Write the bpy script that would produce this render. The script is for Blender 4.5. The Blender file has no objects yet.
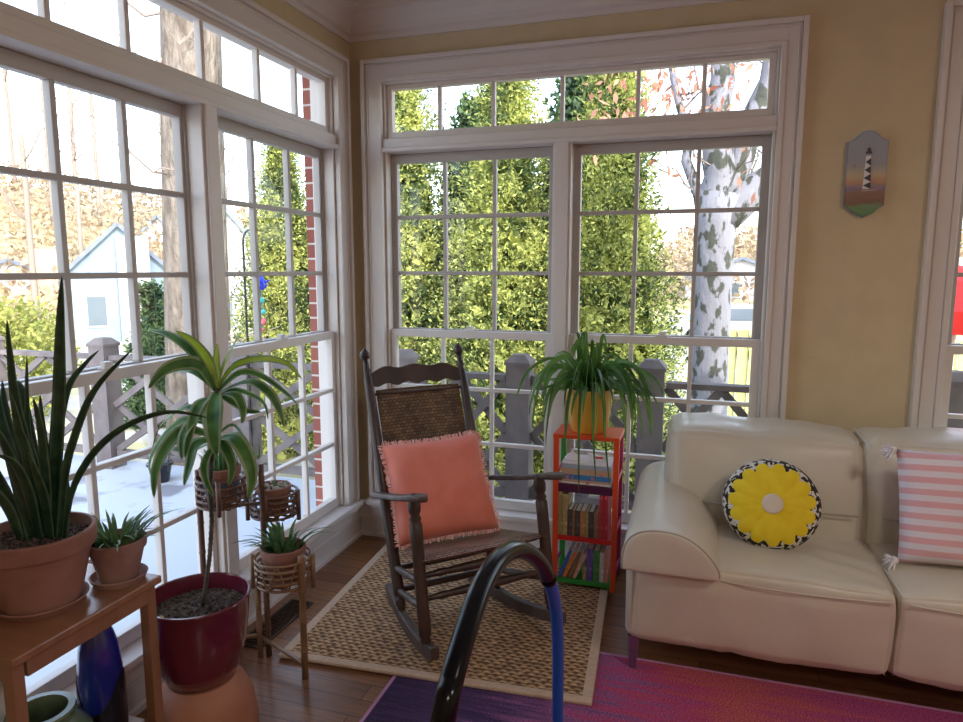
import bpy, math, random
import numpy as np
import bmesh
from mathutils import Vector, Matrix, noise
random.seed(7); RNG = np.random.default_rng(11)
PI = math.pi
COL = bpy.context.scene.collection

# ---------------------------------------------------------------- materials
MATS = {}
def new_mat(name):
    m = bpy.data.materials.new(name); m.use_nodes = True
    nt = m.node_tree; b = nt.nodes['Principled BSDF']
    MATS[name] = m
    return m, nt, b
def N(nt, t, **kw):
    n = nt.nodes.new(t)
    for k, v in kw.items(): setattr(n, k, v)
    return n
def ramp(nt, src, stops, interp='LINEAR'):
    r = N(nt, 'ShaderNodeValToRGB'); r.color_ramp.interpolation = interp
    e = r.color_ramp.elements
    while len(e) < len(stops): e.new(0.5)
    for i, (p, c) in enumerate(stops):
        e[i].position = p; e[i].color = (*c, 1)
    nt.links.new(src, r.inputs[0]); return r
def coords(nt, scale=(1, 1, 1), loc=(0, 0, 0), rot=(0, 0, 0)):
    tc = N(nt, 'ShaderNodeTexCoord'); mp = N(nt, 'ShaderNodeMapping')
    mp.inputs['Scale'].default_value = scale; mp.inputs['Location'].default_value = loc; mp.inputs['Rotation'].default_value = rot
    nt.links.new(tc.outputs['Object'], mp.inputs[0]); return mp.outputs[0]
def bump(nt, b, h, strength=.3, dist=.01):
    bp = N(nt, 'ShaderNodeBump'); bp.inputs['Strength'].default_value = strength; bp.inputs['Distance'].default_value = dist
    nt.links.new(h, bp.inputs['Height']); nt.links.new(bp.outputs[0], b.inputs['Normal'])
def noise_tex(nt, vec, scale, detail=4, rough=.5):
    n = N(nt, 'ShaderNodeTexNoise'); n.inputs['Scale'].default_value = scale
    n.inputs['Detail'].default_value = detail; n.inputs['Roughness'].default_value = rough
    nt.links.new(vec, n.inputs['Vector']); return n.outputs['Fac']
def mat(name, c1, rough=.6, c2=None, nscale=8, stretch=(1, 1, 1), b=0, metal=0, bscale=None, lo=.35, hi=.65, bdist=.01, coat=0, sheen=0, trans=0):
    m, nt, p = new_mat(name)
    p.inputs['Roughness'].default_value = rough; p.inputs['Metallic'].default_value = metal
    if coat: p.inputs['Coat Weight'].default_value = coat; p.inputs['Coat Roughness'].default_value = .12
    if sheen: p.inputs['Sheen Weight'].default_value = sheen
    if c2 is None: p.inputs['Base Color'].default_value = (*c1, 1)
    v = coords(nt, stretch)
    if c2 is not None:
        f = noise_tex(nt, v, nscale)
        r = ramp(nt, f, [(lo, c1), (hi, c2)]); nt.links.new(r.outputs[0], p.inputs['Base Color'])
    if b:
        f2 = noise_tex(nt, v, bscale or nscale * 3); bump(nt, p, f2, b, bdist)
    return m

# wall paint, trim, ceiling
mat('wall_paint', (.62, .505, .315), .75, (.66, .54, .34), 9, b=.12, bscale=90)
mat('trim_paint', (.71, .65, .61), .42, b=.03, bscale=20)
mat('shaded_sash_paint', (.46, .42, .395), .45, b=.03, bscale=20)  # taupe for upper sashes and tracks, darkened to hold their backlit shade
mat('ceiling_paint', (.72, .68, .68), .8)
def glass_mat():
    m, nt, p = new_mat('window_glass'); nt.nodes.remove(p)
    out = nt.nodes['Material Output']; t = N(nt, 'ShaderNodeBsdfTransparent'); g = N(nt, 'ShaderNodeBsdfGlossy'); mx = N(nt, 'ShaderNodeMixShader')
    t.inputs[0].default_value = (.97, .985, .98, 1); g.inputs['Roughness'].default_value = .02
    lw = N(nt, 'ShaderNodeLayerWeight'); pw = N(nt, 'ShaderNodeMath', operation='POWER'); ma = N(nt, 'ShaderNodeMath', operation='MULTIPLY_ADD'); pw.inputs[1].default_value = 5; ma.inputs[1].default_value = .5; ma.inputs[2].default_value = .03
    nt.links.new(lw.outputs['Facing'], pw.inputs[0]); nt.links.new(pw.outputs[0], ma.inputs[0]); nt.links.new(ma.outputs[0], mx.inputs[0]); nt.links.new(t.outputs[0], mx.inputs[1]); nt.links.new(g.outputs[0], mx.inputs[2])
    nt.links.new(mx.outputs[0], out.inputs[0])
glass_mat()
def floor_mat():
    m, nt, p = new_mat('oak_floor'); p.inputs['Roughness'].default_value = .3
    v = coords(nt)
    br = N(nt, 'ShaderNodeTexBrick'); br.inputs['Scale'].default_value = 1
    br.inputs['Brick Width'].default_value = 1.1; br.inputs['Row Height'].default_value = .083
    br.inputs['Mortar Size'].default_value = .0016; br.offset = .37
    br.inputs['Color1'].default_value = (.21, .092, .042, 1); br.inputs['Color2'].default_value = (.31, .145, .065, 1); br.inputs['Mortar'].default_value = (.035, .015, .008, 1)
    nt.links.new(v, br.inputs['Vector'])
    g = noise_tex(nt, coords(nt, (2.2, 42, 1)), 3, 6, .65)
    r = ramp(nt, g, [(.3, (.5, .5, .5)), (.7, (1.25, 1.2, 1.15))])
    mx = N(nt, 'ShaderNodeMix', data_type='RGBA', blend_type='MULTIPLY'); mx.inputs[0].default_value = 1
    nt.links.new(br.outputs['Color'], mx.inputs[6]); nt.links.new(r.outputs[0], mx.inputs[7]); nt.links.new(mx.outputs[2], p.inputs['Base Color'])
    bump(nt, p, br.outputs['Fac'], -.25, .002)
floor_mat()
def jute_mat():
    m, nt, p = new_mat('jute_weave'); p.inputs['Roughness'].default_value = .9
    vo = N(nt, 'ShaderNodeTexVoronoi'); vo.inputs['Scale'].default_value = 1; vo.inputs['Randomness'].default_value = .28
    tc = N(nt, 'ShaderNodeTexCoord'); sx = N(nt, 'ShaderNodeSeparateXYZ'); nt.links.new(tc.outputs['Object'], sx.inputs[0])
    # rows shifted by half a knot
    ry = N(nt, 'ShaderNodeMath', operation='DIVIDE'); nt.links.new(sx.outputs[1], ry.inputs[0]); ry.inputs[1].default_value = .021
    fl = N(nt, 'ShaderNodeMath', operation='FLOOR'); nt.links.new(ry.outputs[0], fl.inputs[0])
    hf = N(nt, 'ShaderNodeMath', operation='MULTIPLY'); nt.links.new(fl.outputs[0], hf.inputs[0]); hf.inputs[1].default_value = .5
    rx = N(nt, 'ShaderNodeMath', operation='DIVIDE'); nt.links.new(sx.outputs[0], rx.inputs[0]); rx.inputs[1].default_value = .034
    ax = N(nt, 'ShaderNodeMath', operation='ADD'); nt.links.new(rx.outputs[0], ax.inputs[0]); nt.links.new(hf.outputs[0], ax.inputs[1])
    cb = N(nt, 'ShaderNodeCombineXYZ'); nt.links.new(ax.outputs[0], cb.inputs[0]); nt.links.new(ry.outputs[0], cb.inputs[1]); nt.links.new(cb.outputs[0], vo.inputs['Vector'])
    r1 = ramp(nt, vo.outputs['Distance'], [(.0, (.74, .49, .27)), (.28, (.58, .36, .185)), (.43, (.30, .17, .085)), (.58, (.12, .062, .03))])
    f = noise_tex(nt, coords(nt, (1, 4, 1)), 120, 3)
    r = ramp(nt, f, [(.3, (.7, .7, .7)), (.7, (1.25, 1.25, 1.25))])
    mx = N(nt, 'ShaderNodeMix', data_type='RGBA', blend_type='MULTIPLY'); mx.inputs[0].default_value = 1
    nt.links.new(r1.outputs[0], mx.inputs[6]); nt.links.new(r.outputs[0], mx.inputs[7]); nt.links.new(mx.outputs[2], p.inputs['Base Color'])
    bump(nt, p, vo.outputs['Distance'], -1, .012)
jute_mat()
mat('rug_binding', (.55, .40, .28), .9, (.62, .46, .33), 60, b=.4, bscale=300, bdist=.002)
def red_rug_mat():
    m, nt, p = new_mat('ombre_rug'); p.inputs['Roughness'].default_value = .95
    tc = N(nt, 'ShaderNodeTexCoord'); sx = N(nt, 'ShaderNodeSeparateXYZ'); nt.links.new(tc.outputs['Object'], sx.inputs[0])
    f = noise_tex(nt, coords(nt, (.8, 9, 1)), 3.2, 6, .7)
    ma = N(nt, 'ShaderNodeMath', operation='MULTIPLY_ADD'); nt.links.new(f, ma.inputs[0]); ma.inputs[1].default_value = .7; 
    mb = N(nt, 'ShaderNodeMath', operation='MULTIPLY'); nt.links.new(sx.outputs[0], mb.inputs[0]); mb.inputs[1].default_value = .42
    nt.links.new(mb.outputs[0], ma.inputs[2])
    r = ramp(nt, ma.outputs[0], [(.30, (.028, .014, .045)), (.50, (.075, .035, .11)), (.63, (.27, .10, .22)), (.72, (.44, .055, .15)), (.84, (.48, .10, .09)), (1, (.36, .055, .16))])
    f2 = noise_tex(nt, coords(nt, (1, 1.8, 1)), 170, 2)
    r2 = ramp(nt, f2, [(.36, (.45, .42, .45)), (.64, (1.6, 1.5, 1.7))])
    mx = N(nt, 'ShaderNodeMix', data_type='RGBA', blend_type='MULTIPLY'); mx.inputs[0].default_value = 1
    nt.links.new(r.outputs[0], mx.inputs[6]); nt.links.new(r2.outputs[0], mx.inputs[7]); nt.links.new(mx.outputs[2], p.inputs['Base Color'])
    bump(nt, p, f2, .6, .004)
red_rug_mat()
mat('rug_edge', (.50, .25, .42), .9)
mat('leather', (.62, .565, .455), .36, (.66, .61, .50), 5, b=.16, bscale=45, bdist=.004)
mat('leather_piping', (.40, .37, .31), .5)
mat('sofa_leg_metal', (.30, .26, .34), .25, metal=.9)
mat('dark_wood', (.032, .018, .013), .42, (.072, .038, .027), 9, (1, 1, .3), b=.1, coat=.15)
mat('rocker_wood', (.06, .037, .03), .5, (.12, .082, .066), 12, (1, 1, .4), b=.1)
def weave_mat(name, ca, cb, w, h, mort, rot=(0, 0, 0)):
    m, nt, p = new_mat(name); p.inputs['Roughness'].default_value = .55
    br = N(nt, 'ShaderNodeTexBrick'); br.inputs['Scale'].default_value = 1; br.inputs['Brick Width'].default_value = w; br.inputs['Row Height'].default_value = h
    br.inputs['Mortar Size'].default_value = mort; br.inputs['Mortar Smooth'].default_value = .6
    br.inputs['Color1'].default_value = (*ca, 1); br.inputs['Color2'].default_value = (*cb, 1); br.inputs['Mortar'].default_value = (.02, .011, .007, 1)
    nt.links.new(coords(nt, rot=rot), br.inputs['Vector'])
    f = noise_tex(nt, coords(nt), 9, 5, .7); r = ramp(nt, f, [(.3, (.5, .5, .5)), (.7, (1.5, 1.4, 1.3))])
    mx = N(nt, 'ShaderNodeMix', data_type='RGBA', blend_type='MULTIPLY'); mx.inputs[0].default_value = 1
    nt.links.new(br.outputs['Color'], mx.inputs[6]); nt.links.new(r.outputs[0], mx.inputs[7]); nt.links.new(mx.outputs[2], p.inputs['Base Color'])
    bump(nt, p, br.outputs['Fac'], -.8, .003)
weave_mat('cane_seat', (.34, .20, .135), (.24, .13, .09), .03, .012, .0022)
weave_mat('woven_back', (.22, .14, .072), (.11, .064, .033), .020, .013, .0016, (PI / 2, 0, 0))
mat('coral_fabric', (.78, .215, .145), .85, (.84, .26, .18), 10, b=.25, bscale=250, bdist=.001, sheen=.2)
mat('coral_fringe', (.85, .33, .27), .95, (.92, .70, .66), 60)
mat('yellow_felt', (.80, .60, .012), .85, (.87, .68, .03), 20, b=.2, bscale=200, bdist=.001)
mat('cream_felt', (.72, .66, .55), .9)
def leopard():
    m, nt, p = new_mat('leopard_fabric'); p.inputs['Roughness'].default_value = .9
    n = noise_tex(nt, coords(nt), 62, 1, .3)
    r = ramp(nt, n, [(.47, (.72, .68, .60)), (.5, (.02, .018, .018))]); nt.links.new(r.outputs[0], p.inputs['Base Color'])
leopard()
def stripes(name, ca, cb, period, axis=2, fac=.5):
    m, nt, p = new_mat(name); p.inputs['Roughness'].default_value = .9
    tc = N(nt, 'ShaderNodeTexCoord'); sx = N(nt, 'ShaderNodeSeparateXYZ'); nt.links.new(tc.outputs['Object'], sx.inputs[0])
    a = N(nt, 'ShaderNodeMath', operation='DIVIDE'); nt.links.new(sx.outputs[axis], a.inputs[0]); a.inputs[1].default_value = period
    b = N(nt, 'ShaderNodeMath', operation='FRACT'); nt.links.new(a.outputs[0], b.inputs[0])
    r = ramp(nt, b.outputs[0], [(0, ca), (fac, cb)], 'CONSTANT'); nt.links.new(r.outputs[0], p.inputs['Base Color'])
    f = noise_tex(nt, coords(nt), 240, 2); bump(nt, p, f, .3, .001)
stripes('pink_stripe', (.76, .44, .47), (.78, .73, .79), 0.0405)
mat('white_tassel', (.85, .82, .84), .95)
mat('terracotta', (.27, .125, .09), .75, (.34, .17, .13), 9, b=.1, bscale=60)
mat('pale_terracotta', (.27, .135, .115), .8, (.40, .26, .21), 7, b=.1, bscale=60, lo=.4, hi=.75)
mat('orange_terracotta', (.40, .165, .095), .6, (.46, .20, .12), 6, b=.06, bscale=60)
mat('burgundy_glaze', (.12, .014, .03), .16, (.15, .018, .036), 6, coat=.6)
mat('cobalt_glaze', (.012, .022, .28), .06, (.008, .012, .12), 4, coat=.8)
mat('dark_glaze', (.012, .013, .022), .25)
mat('green_glaze', (.10, .15, .085), .25, (.16, .22, .13), 6, coat=.4)
mat('yellow_glaze', (.70, .38, .045), .35, (.76, .43, .06), 6, coat=.3)
mat('blue_glaze', (.10, .13, .24), .4)
mat('soil', (.02, .014, .011), .95, (.17, .125, .10), 90, b=1, bscale=110, bdist=.01)
mat('pebble', (.42, .36, .30), .6)
mat('tan_pebble', (.55, .36, .16), .6)
mat('maple_wood', (.26, .118, .06), .3, (.32, .15, .08), 4, (1, 6, 1), coat=.3)
mat('bamboo', (.20, .105, .055), .4, (.31, .18, .095), 14, (1, 1, .5), coat=.3)
mat('dark_bamboo', (.10, .045, .03), .4, (.16, .08, .05), 14, (1, 1, .5), coat=.3)
mat('vent_metal', (.06, .035, .022), .4, metal=.4)
mat('black_rubber', (.003, .0035, .005), .2); MATS['black_rubber'].node_tree.nodes['Principled BSDF'].inputs['Specular IOR Level'].default_value = .28; mat('plant_stem', (.05, .045, .035), .7, (.12, .11, .085), 30)
mat('blue_hose', (.006, .10, .48), .35, coat=.2)
mat('orange_paint', (.72, .075, .018), .35); mat('red_paint', (.62, .022, .020), .35); mat('green_paint', (.035, .33, .05), .4)
mat('purple_paint', (.075, .012, .05), .4); mat('magenta_paint', (.46, .03, .12), .4); mat('grey_green_paint', (.10, .16, .13), .5)
mat('paper', (.72, .68, .60), .9)
mat('white_plastic', (.82, .84, .86), .4); mat('blue_card', (.05, .22, .50), .5); mat('grey_card', (.38, .44, .52), .5)
mat('tan_card', (.55, .36, .22), .6); mat('pink_card', (.60, .20, .16), .6)
mat('brass', (.55, .45, .3), .3, metal=1)
mat('black_iron', (.012, .012, .014), .45)
mat('blue_glass', (.02, .05, .65), .1); mat('teal_glass', (.05, .5, .45), .15); mat('pink_glass', (.75, .16, .2), .15)
# leaves: a blade has a dark middle and pale or yellow margins (real variegation)
def leaf_mat(name, c1, c2, rough=.4, sc=14, transl=.25, rnd=False):
    m, nt, p = new_mat(name); p.inputs['Roughness'].default_value = rough
    out = nt.nodes['Material Output']
    if rnd:
        g = N(nt, 'ShaderNodeNewGeometry'); s1 = g.outputs['Random Per Island']
        f = noise_tex(nt, coords(nt), sc, 2)
        a = N(nt, 'ShaderNodeMath', operation='MULTIPLY_ADD'); nt.links.new(s1, a.inputs[0]); a.inputs[1].default_value = .45; nt.links.new(f, a.inputs[2])
        b = N(nt, 'ShaderNodeMath', operation='SUBTRACT'); nt.links.new(a.outputs[0], b.inputs[0]); b.inputs[1].default_value = .22
        src = b.outputs[0]
    else: src = noise_tex(nt, coords(nt), sc, 2)
    r = ramp(nt, src, [(.35, c1), (.65, c2)]); nt.links.new(r.outputs[0], p.inputs['Base Color'])
    t = N(nt, 'ShaderNodeBsdfTranslucent'); nt.links.new(r.outputs[0], t.inputs[0])
    mx = N(nt, 'ShaderNodeMixShader'); mx.inputs[0].default_value = transl
    nt.links.new(p.outputs[0], mx.inputs[1]); nt.links.new(t.outputs[0], mx.inputs[2]); nt.links.new(mx.outputs[0], out.inputs[0])
leaf_mat('dracaena_green', (.05, .17, .04), (.15, .36, .09), transl=.35)
leaf_mat('dracaena_margin', (.26, .40, .18), (.40, .52, .28))
leaf_mat('dracaena_yellow', (.52, .70, .10), (.66, .80, .22), transl=.45)
leaf_mat('snake_green', (.012, .045, .022), (.03, .085, .04), .35, 30, .1)
leaf_mat('snake_margin', (.05, .11, .06), (.10, .17, .10), .35, 30, .1)
leaf_mat('strap_green', (.04, .13, .025), (.15, .32, .06), .35, 6)
leaf_mat('aloe_green', (.05, .14, .045), (.13, .26, .09), .4, 20, .15)
leaf_mat('succulent_green', (.07, .16, .06), (.16, .28, .10), .45, 20, .15)
leaf_mat('conifer_leaf', (.05, .095, .028), (.58, .61, .17), .7, 1.9, .3, True)
leaf_mat('dark_conifer_leaf', (.025, .06, .03), (.13, .21, .08), .7, 3, .25, True)
leaf_mat('yellow_leaf', (.24, .27, .06), (.44, .43, .12), .7, 1.1, .4, True)
leaf_mat('russet_leaf', (.50, .20, .13), (.70, .36, .24), .7, 1.1, .4, True)
leaf_mat('tan_leaf', (.26, .18, .12), (.42, .32, .19), .8, .12, .2, True)
mat('bark', (.10, .078, .06), .9, (.24, .20, .165), 9, (1, 1, .35), b=1, bscale=20, bdist=.05)
mat('mottled_bark', (.24, .24, .27), .85, (.06, .065, .05), 13, (1, 1, .5), b=.5, bscale=20, lo=.52, hi=.57, bdist=.03)
mat('twig', (.24, .19, .16), .9)
mat('rail_wood', (.135, .112, .112), .8, (.19, .16, .155), 9, (1, 1, .5), b=.2)
mat('snowy_deck', (.58, .62, .68), .7, (.27, .27, .30), 2.6, lo=.60, hi=.70)
mat('leaf_litter', (.26, .155, .11), .95, (.42, .31, .26), 6, b=.6, bscale=30, bdist=.05)
mat('pale_ground', (.38, .35, .20), .95, (.52, .50, .46), .6, lo=.42, hi=.58)
mat('hill_ground', (.38, .29, .17), .95, (.55, .47, .30), .25)
mat('white_siding', (.42, .43, .45), .7); mat('blue_siding', (.20, .27, .33), .7); mat('roof_shingle', (.17, .20, .25), .85, (.13, .15, .20), 2)
mat('tan_brick', (.58, .38, .26), .9); mat('dark_pane', (.12, .15, .18), .2); mat('car_red', (.5, .04, .04), .3, coat=.5); mat('fence_board', (.45, .50, .16), .8, (.55, .58, .25), 5)
def brick_mat():
    m, nt, p = new_mat('red_brick'); p.inputs['Roughness'].default_value = .9
    br = N(nt, 'ShaderNodeTexBrick'); br.inputs['Scale'].default_value = 1; br.inputs['Brick Width'].default_value = .2; br.inputs['Row Height'].default_value = .075
    br.inputs['Mortar Size'].default_value = .005; br.inputs['Color1'].default_value = (.27, .075, .055, 1); br.inputs['Color2'].default_value = (.33, .11, .08, 1); br.inputs['Mortar'].default_value = (.62, .56, .5, 1)
    v = coords(nt, rot=(PI / 2, 0, 0)); nt.links.new(v, br.inputs['Vector']); nt.links.new(br.outputs['Color'], p.inputs['Base Color'])
brick_mat()
mat('plaque_edge', (.42, .48, .55), .4)
def plaque_mat():
    m, nt, p = new_mat('painted_sunset'); p.inputs['Roughness'].default_value = .3
    tc = N(nt, 'ShaderNodeTexCoord'); sx = N(nt, 'ShaderNodeSeparateXYZ'); nt.links.new(tc.outputs['Object'], sx.inputs[0])
    f = noise_tex(nt, coords(nt, (6, 1, 30)), 2.5, 3)
    a = N(nt, 'ShaderNodeMath', operation='MULTIPLY_ADD'); nt.links.new(f, a.inputs[0]); a.inputs[1].default_value = .05; nt.links.new(sx.outputs[2], a.inputs[2])
    b = N(nt, 'ShaderNodeMath', operation='MULTIPLY_ADD'); nt.links.new(a.outputs[0], b.inputs[0]); b.inputs[1].default_value = 2.8; b.inputs[2].default_value = .43
    r = ramp(nt, b.outputs[0], [(0, (.10, .22, .09)), (.13, (.16, .27, .11)), (.17, (.20, .10, .055)), (.29, (.26, .13, .075)), (.33, (.20, .16, .26)), (.40, (.50, .25, .12)), (.48, (.50, .38, .22)), (.60, (.30, .29, .31)), (1, (.26, .29, .36))])
    nt.links.new(r.outputs[0], p.inputs['Base Color'])
plaque_mat()
mat('black_paint', (.01, .01, .012), .3); mat('white_paint', (.75, .73, .70), .4)
def emit(name, c, s):
    m, nt, p = new_mat(name); p.inputs['Base Color'].default_value = (*c, 1); p.inputs['Emission Color'].default_value = (*c, 1); p.inputs['Emission Strength'].default_value = s
emit('fill_lamp_diffuser', (1, .93, .84), 6)

# ---------------------------------------------------------------- mesh builder
class MB:
    def __init__(s): s.v = []; s.f = []; s.m = []
    def add(s, vs, fs, mi=0):
        o = len(s.v); s.v += [tuple(v) for v in vs]; s.f += [tuple(i + o for i in f) for f in fs]; s.m += [mi] * len(fs) if not isinstance(mi, list) else mi
        return s
    def box(s, x0, x1, y0, y1, z0, z1, mi=0):
        vs = [(x, y, z) for x in (x0, x1) for y in (y0, y1) for z in (z0, z1)]
        return s.add(vs, [(0, 1, 3, 2), (4, 6, 7, 5), (0, 4, 5, 1), (2, 3, 7, 6), (0, 2, 6, 4), (1, 5, 7, 3)], mi)
    def bar(s, a, b, w, h, mi=0, up=(0, 0, 1)):
        a = Vector(a); b = Vector(b); d = (b - a).normalized(); u = Vector(up)
        x = d.cross(u).normalized(); y = x.cross(d).normalized()
        vs = [p + x * i * w / 2 + y * j * h / 2 for p in (a, b) for i in (-1, 1) for j in (-1, 1)]
        return s.add(vs, [(0, 1, 3, 2), (4, 6, 7, 5), (0, 4, 5, 1), (2, 3, 7, 6), (0, 2, 6, 4), (1, 5, 7, 3)], mi)
    def tube(s, pts, rad, seg=10, mi=0, caps=True):
        pts = [Vector(p) for p in pts]; n = len(pts)
        if not hasattr(rad, '__len__'): rad = [rad] * n
        vs = []; prev = None
        for i, p in enumerate(pts):
            t = (pts[min(i + 1, n - 1)] - pts[max(i - 1, 0)]).normalized()
            if prev is None:
                a = Vector((0, 0, 1)) if abs(t.z) < .9 else Vector((1, 0, 0)); x = t.cross(a).normalized()
            else: x = (prev - t * prev.dot(t)).normalized()
            prev = x; y = t.cross(x)
            vs += [p + (x * math.cos(2 * PI * k / seg) + y * math.sin(2 * PI * k / seg)) * rad[i] for k in range(seg)]
        fs = [(i * seg + k, i * seg + (k + 1) % seg, (i + 1) * seg + (k + 1) % seg, (i + 1) * seg + k) for i in range(n - 1) for k in range(seg)]
        if caps: fs += [tuple(range(seg))[::-1], tuple((n - 1) * seg + k for k in range(seg))]
        return s.add(vs, fs, mi)
    def lathe(s, prof, c=(0, 0, 0), seg=40, mi=0, sx=1, sy=1, axis=None):
        vs = []; n = len(prof)
        for r, z in prof:
            for k in range(seg):
                a = 2 * PI * k / seg; vs.append((c[0] + r * math.cos(a) * sx, c[1] + r * math.sin(a) * sy, c[2] + z))
        fs = [(i * seg + k, i * seg + (k + 1) % seg, (i + 1) * seg + (k + 1) % seg, (i + 1) * seg + k) for i in range(n - 1) for k in range(seg)]
        if prof[0][0] > 1e-5: fs.append(tuple(range(seg))[::-1])
        if prof[-1][0] > 1e-5: fs.append(tuple((n - 1) * seg + k for k in range(seg)))
        return s.add(vs, fs, mi)
    def ball(s, c, r, seg=10, mi=0, sz=1):
        return s.lathe([(max(r * math.sin(PI * i / 6), 1e-6), -r * sz * math.cos(PI * i / 6)) for i in range(7)], c, seg, mi)
    def soft(s, x0, x1, y0, y1, z0, z1, r=.05, n=16, bulge=0, wr=0, seed=0, mi=0, fn=None):
        h = [(x1 - x0) / 2, (y1 - y0) / 2, (z1 - z0) / 2]; c = [(x1 + x0) / 2, (y1 + y0) / 2, (z1 + z0) / 2]
        idx = {}; vs = []; fs = []
        def ts(H):
            k = min(.95, 1.25 * r / H); a = [-1 + k * i / 5 for i in range(5)]; m_ = [-1 + k + (2 - 2 * k) * i / n for i in range(n + 1)]
            return a + m_ + [-q for q in a[::-1]]
        T = [ts(q) for q in h]
        def vert(p):
            key = tuple(round(q, 5) for q in p)
            if key in idx: return idx[key]
            P = [p[i] * h[i] for i in range(3)]; I = [max(-(h[i] - r), min(h[i] - r, P[i])) for i in range(3)]
            d = Vector([P[i] - I[i] for i in range(3)]); L = d.length
            d = d / L if L > 1e-9 else Vector((0, 0, 0))
            q = Vector(I) + d * r
            if bulge: 
                e = 1
                for i in range(3): e *= (1 - abs(p[i]) ** 4) if abs(p[i]) < .999 else 1
                q += d * bulge * e
            if wr: q += d * wr * (noise.noise(Vector((q.x * 5 + seed, q.y * 5, q.z * 5))) + .5 * noise.noise(Vector((q.x * 14 + seed, q.y * 14, q.z * 6))))
            q = q + Vector(c)
            if fn: q = fn(q)
            idx[key] = len(vs); vs.append(tuple(q)); return idx[key]
        for ax in range(3):
            A, B = [(1, 2), (2, 0), (0, 1)][ax]
            for sg in (-1, 1):
                for i in range(len(T[A]) - 1):
                    for j in range(len(T[B]) - 1):
                        ids = []
                        for (u, w) in ((i, j), (i + 1, j), (i + 1, j + 1), (i, j + 1)):
                            p = [0, 0, 0]; p[ax] = sg; p[A] = T[A][u]; p[B] = T[B][w]; ids.append(vert(p))
                        fs.append(tuple(ids) if sg > 0 else tuple(ids[::-1]))
        return s.add(vs, fs, mi)
    def prism(s, out, y0, y1, mi=0, f=None):
        n = len(out); vs = [(x, y0, z) for x, z in out] + [(x, y1, z) for x, z in out]
        if f: vs = [f(v) for v in vs]
        return s.add(vs, [tuple(range(n)), tuple(range(2 * n - 1, n - 1, -1))] + [(i, i + n, (i + 1) % n + n, (i + 1) % n) for i in range(n)], mi)
    def blade(s, pts, w, prof=None, fold=.25, side=None, nrm=None, m_in=0, m_out=1, steps=14, strips=4):
        """a leaf: ribbon along a smooth line, folded in a shallow V"""
        P = [Vector(p) for p in pts]
        def cr(t):
            t = t * (len(P) - 1); i = min(int(t), len(P) - 2); u = t - i
            p0 = P[max(i - 1, 0)]; p1 = P[i]; p2 = P[i + 1]; p3 = P[min(i + 2, len(P) - 1)]
            return .5 * ((2 * p1) + (p2 - p0) * u + (2 * p0 - 5 * p1 + 4 * p2 - p3) * u * u + (3 * p1 - p0 - 3 * p2 + p3) * u ** 3)
        prof = prof or (lambda t: min(1, .35 + 2.2 * t) * (1 - t ** 2.6) ** .8 + .02)
        S = [cr(k / steps) for k in range(steps + 1)]; vs = []; prev = None
        for k in range(steps + 1):
            t = (S[min(k + 1, steps)] - S[max(k - 1, 0)]).normalized()
            x = Vector(side) if side is not None else t.cross(Vector(nrm or (0, 0, 1)))
            x = x - t * x.dot(t)
            if x.length < .15: x = (prev if prev is not None else Vector((1, 0, 0))); x = x - t * x.dot(t)
            x.normalize()
            if prev is not None and x.dot(prev) < 0: x = -x
            prev = x; nrm = x.cross(t)
            if nrm.z < 0: nrm = -nrm
            ww = w * prof(k / steps) / 2
            for j in range(strips + 1):
                a = -1 + 2 * j / strips; vs.append(S[k] + x * ww * a + nrm * abs(a) * ww * fold)
        fs = []; ms = []
        for k in range(steps):
            for j in range(strips):
                o = k * (strips + 1) + j; fs.append((o, o + 1, o + strips + 2, o + strips + 1)); ms.append(m_out if j in (0, strips - 1) else m_in)
        return s.add(vs, fs, ms)
    def build(s, name, mats, parent=None, smooth=False, bevel=0, loc=None, auto=None, solid=0):
        me = bpy.data.meshes.new(name); me.from_pydata(s.v, [], s.f); me.update()
        if isinstance(mats, str): mats = [mats]
        for m in mats: me.materials.append(MATS[m])
        me.polygons.foreach_set('material_index', [min(i, len(mats) - 1) for i in s.m])
        if len(s.f) < 60000 and not solid and name not in ('pane', 'ground'):
            b_ = bmesh.new(); b_.from_mesh(me); bmesh.ops.recalc_face_normals(b_, faces=b_.faces); b_.to_mesh(me); b_.free()
        if smooth or auto: me.polygons.foreach_set('use_smooth', [True] * len(me.polygons))
        o = bpy.data.objects.new(name, me); COL.objects.link(o)
        if loc is not None: o.location = loc
        if parent is not None: o.parent = parent
        if auto: me.set_sharp_from_angle(angle=math.radians(auto))
        if solid:
            d = o.modifiers.new('Solid', 'SOLIDIFY'); d.thickness = solid; d.offset = 0
        if bevel:
            d = o.modifiers.new('Bevel', 'BEVEL'); d.width = bevel; d.segments = 2; d.limit_method = 'ANGLE'
        return o
def thing(name, label, cat, loc=(0, 0, 0), rz=0, group=None, rot=None):
    o = bpy.data.objects.new(name, None); COL.objects.link(o); o.empty_display_size = .1
    o.location = loc; o.rotation_euler = rot or (0, 0, rz)
    return tag(o, label, cat, group)
def tag(o, label, cat, group=None, kind=None):
    o['label'] = label; o['category'] = cat
    if group: o['group'] = group
    if kind: o['kind'] = kind
    return o
def struct(o): o['kind'] = 'structure'; return o
def sroot(name, loc=(0, 0, 0)):
    o = bpy.data.objects.new(name, None); COL.objects.link(o); o.location = loc; return struct(o)
def dup(o, parent=None):
    c = o.copy(); COL.objects.link(c); c.parent = parent
    for ch in list(o.children): dup(ch, c)
    return c

SKY_S = .62; SUN_S = 3.3; EXPO = .58; FILL_LAMP_W = 13

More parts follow.
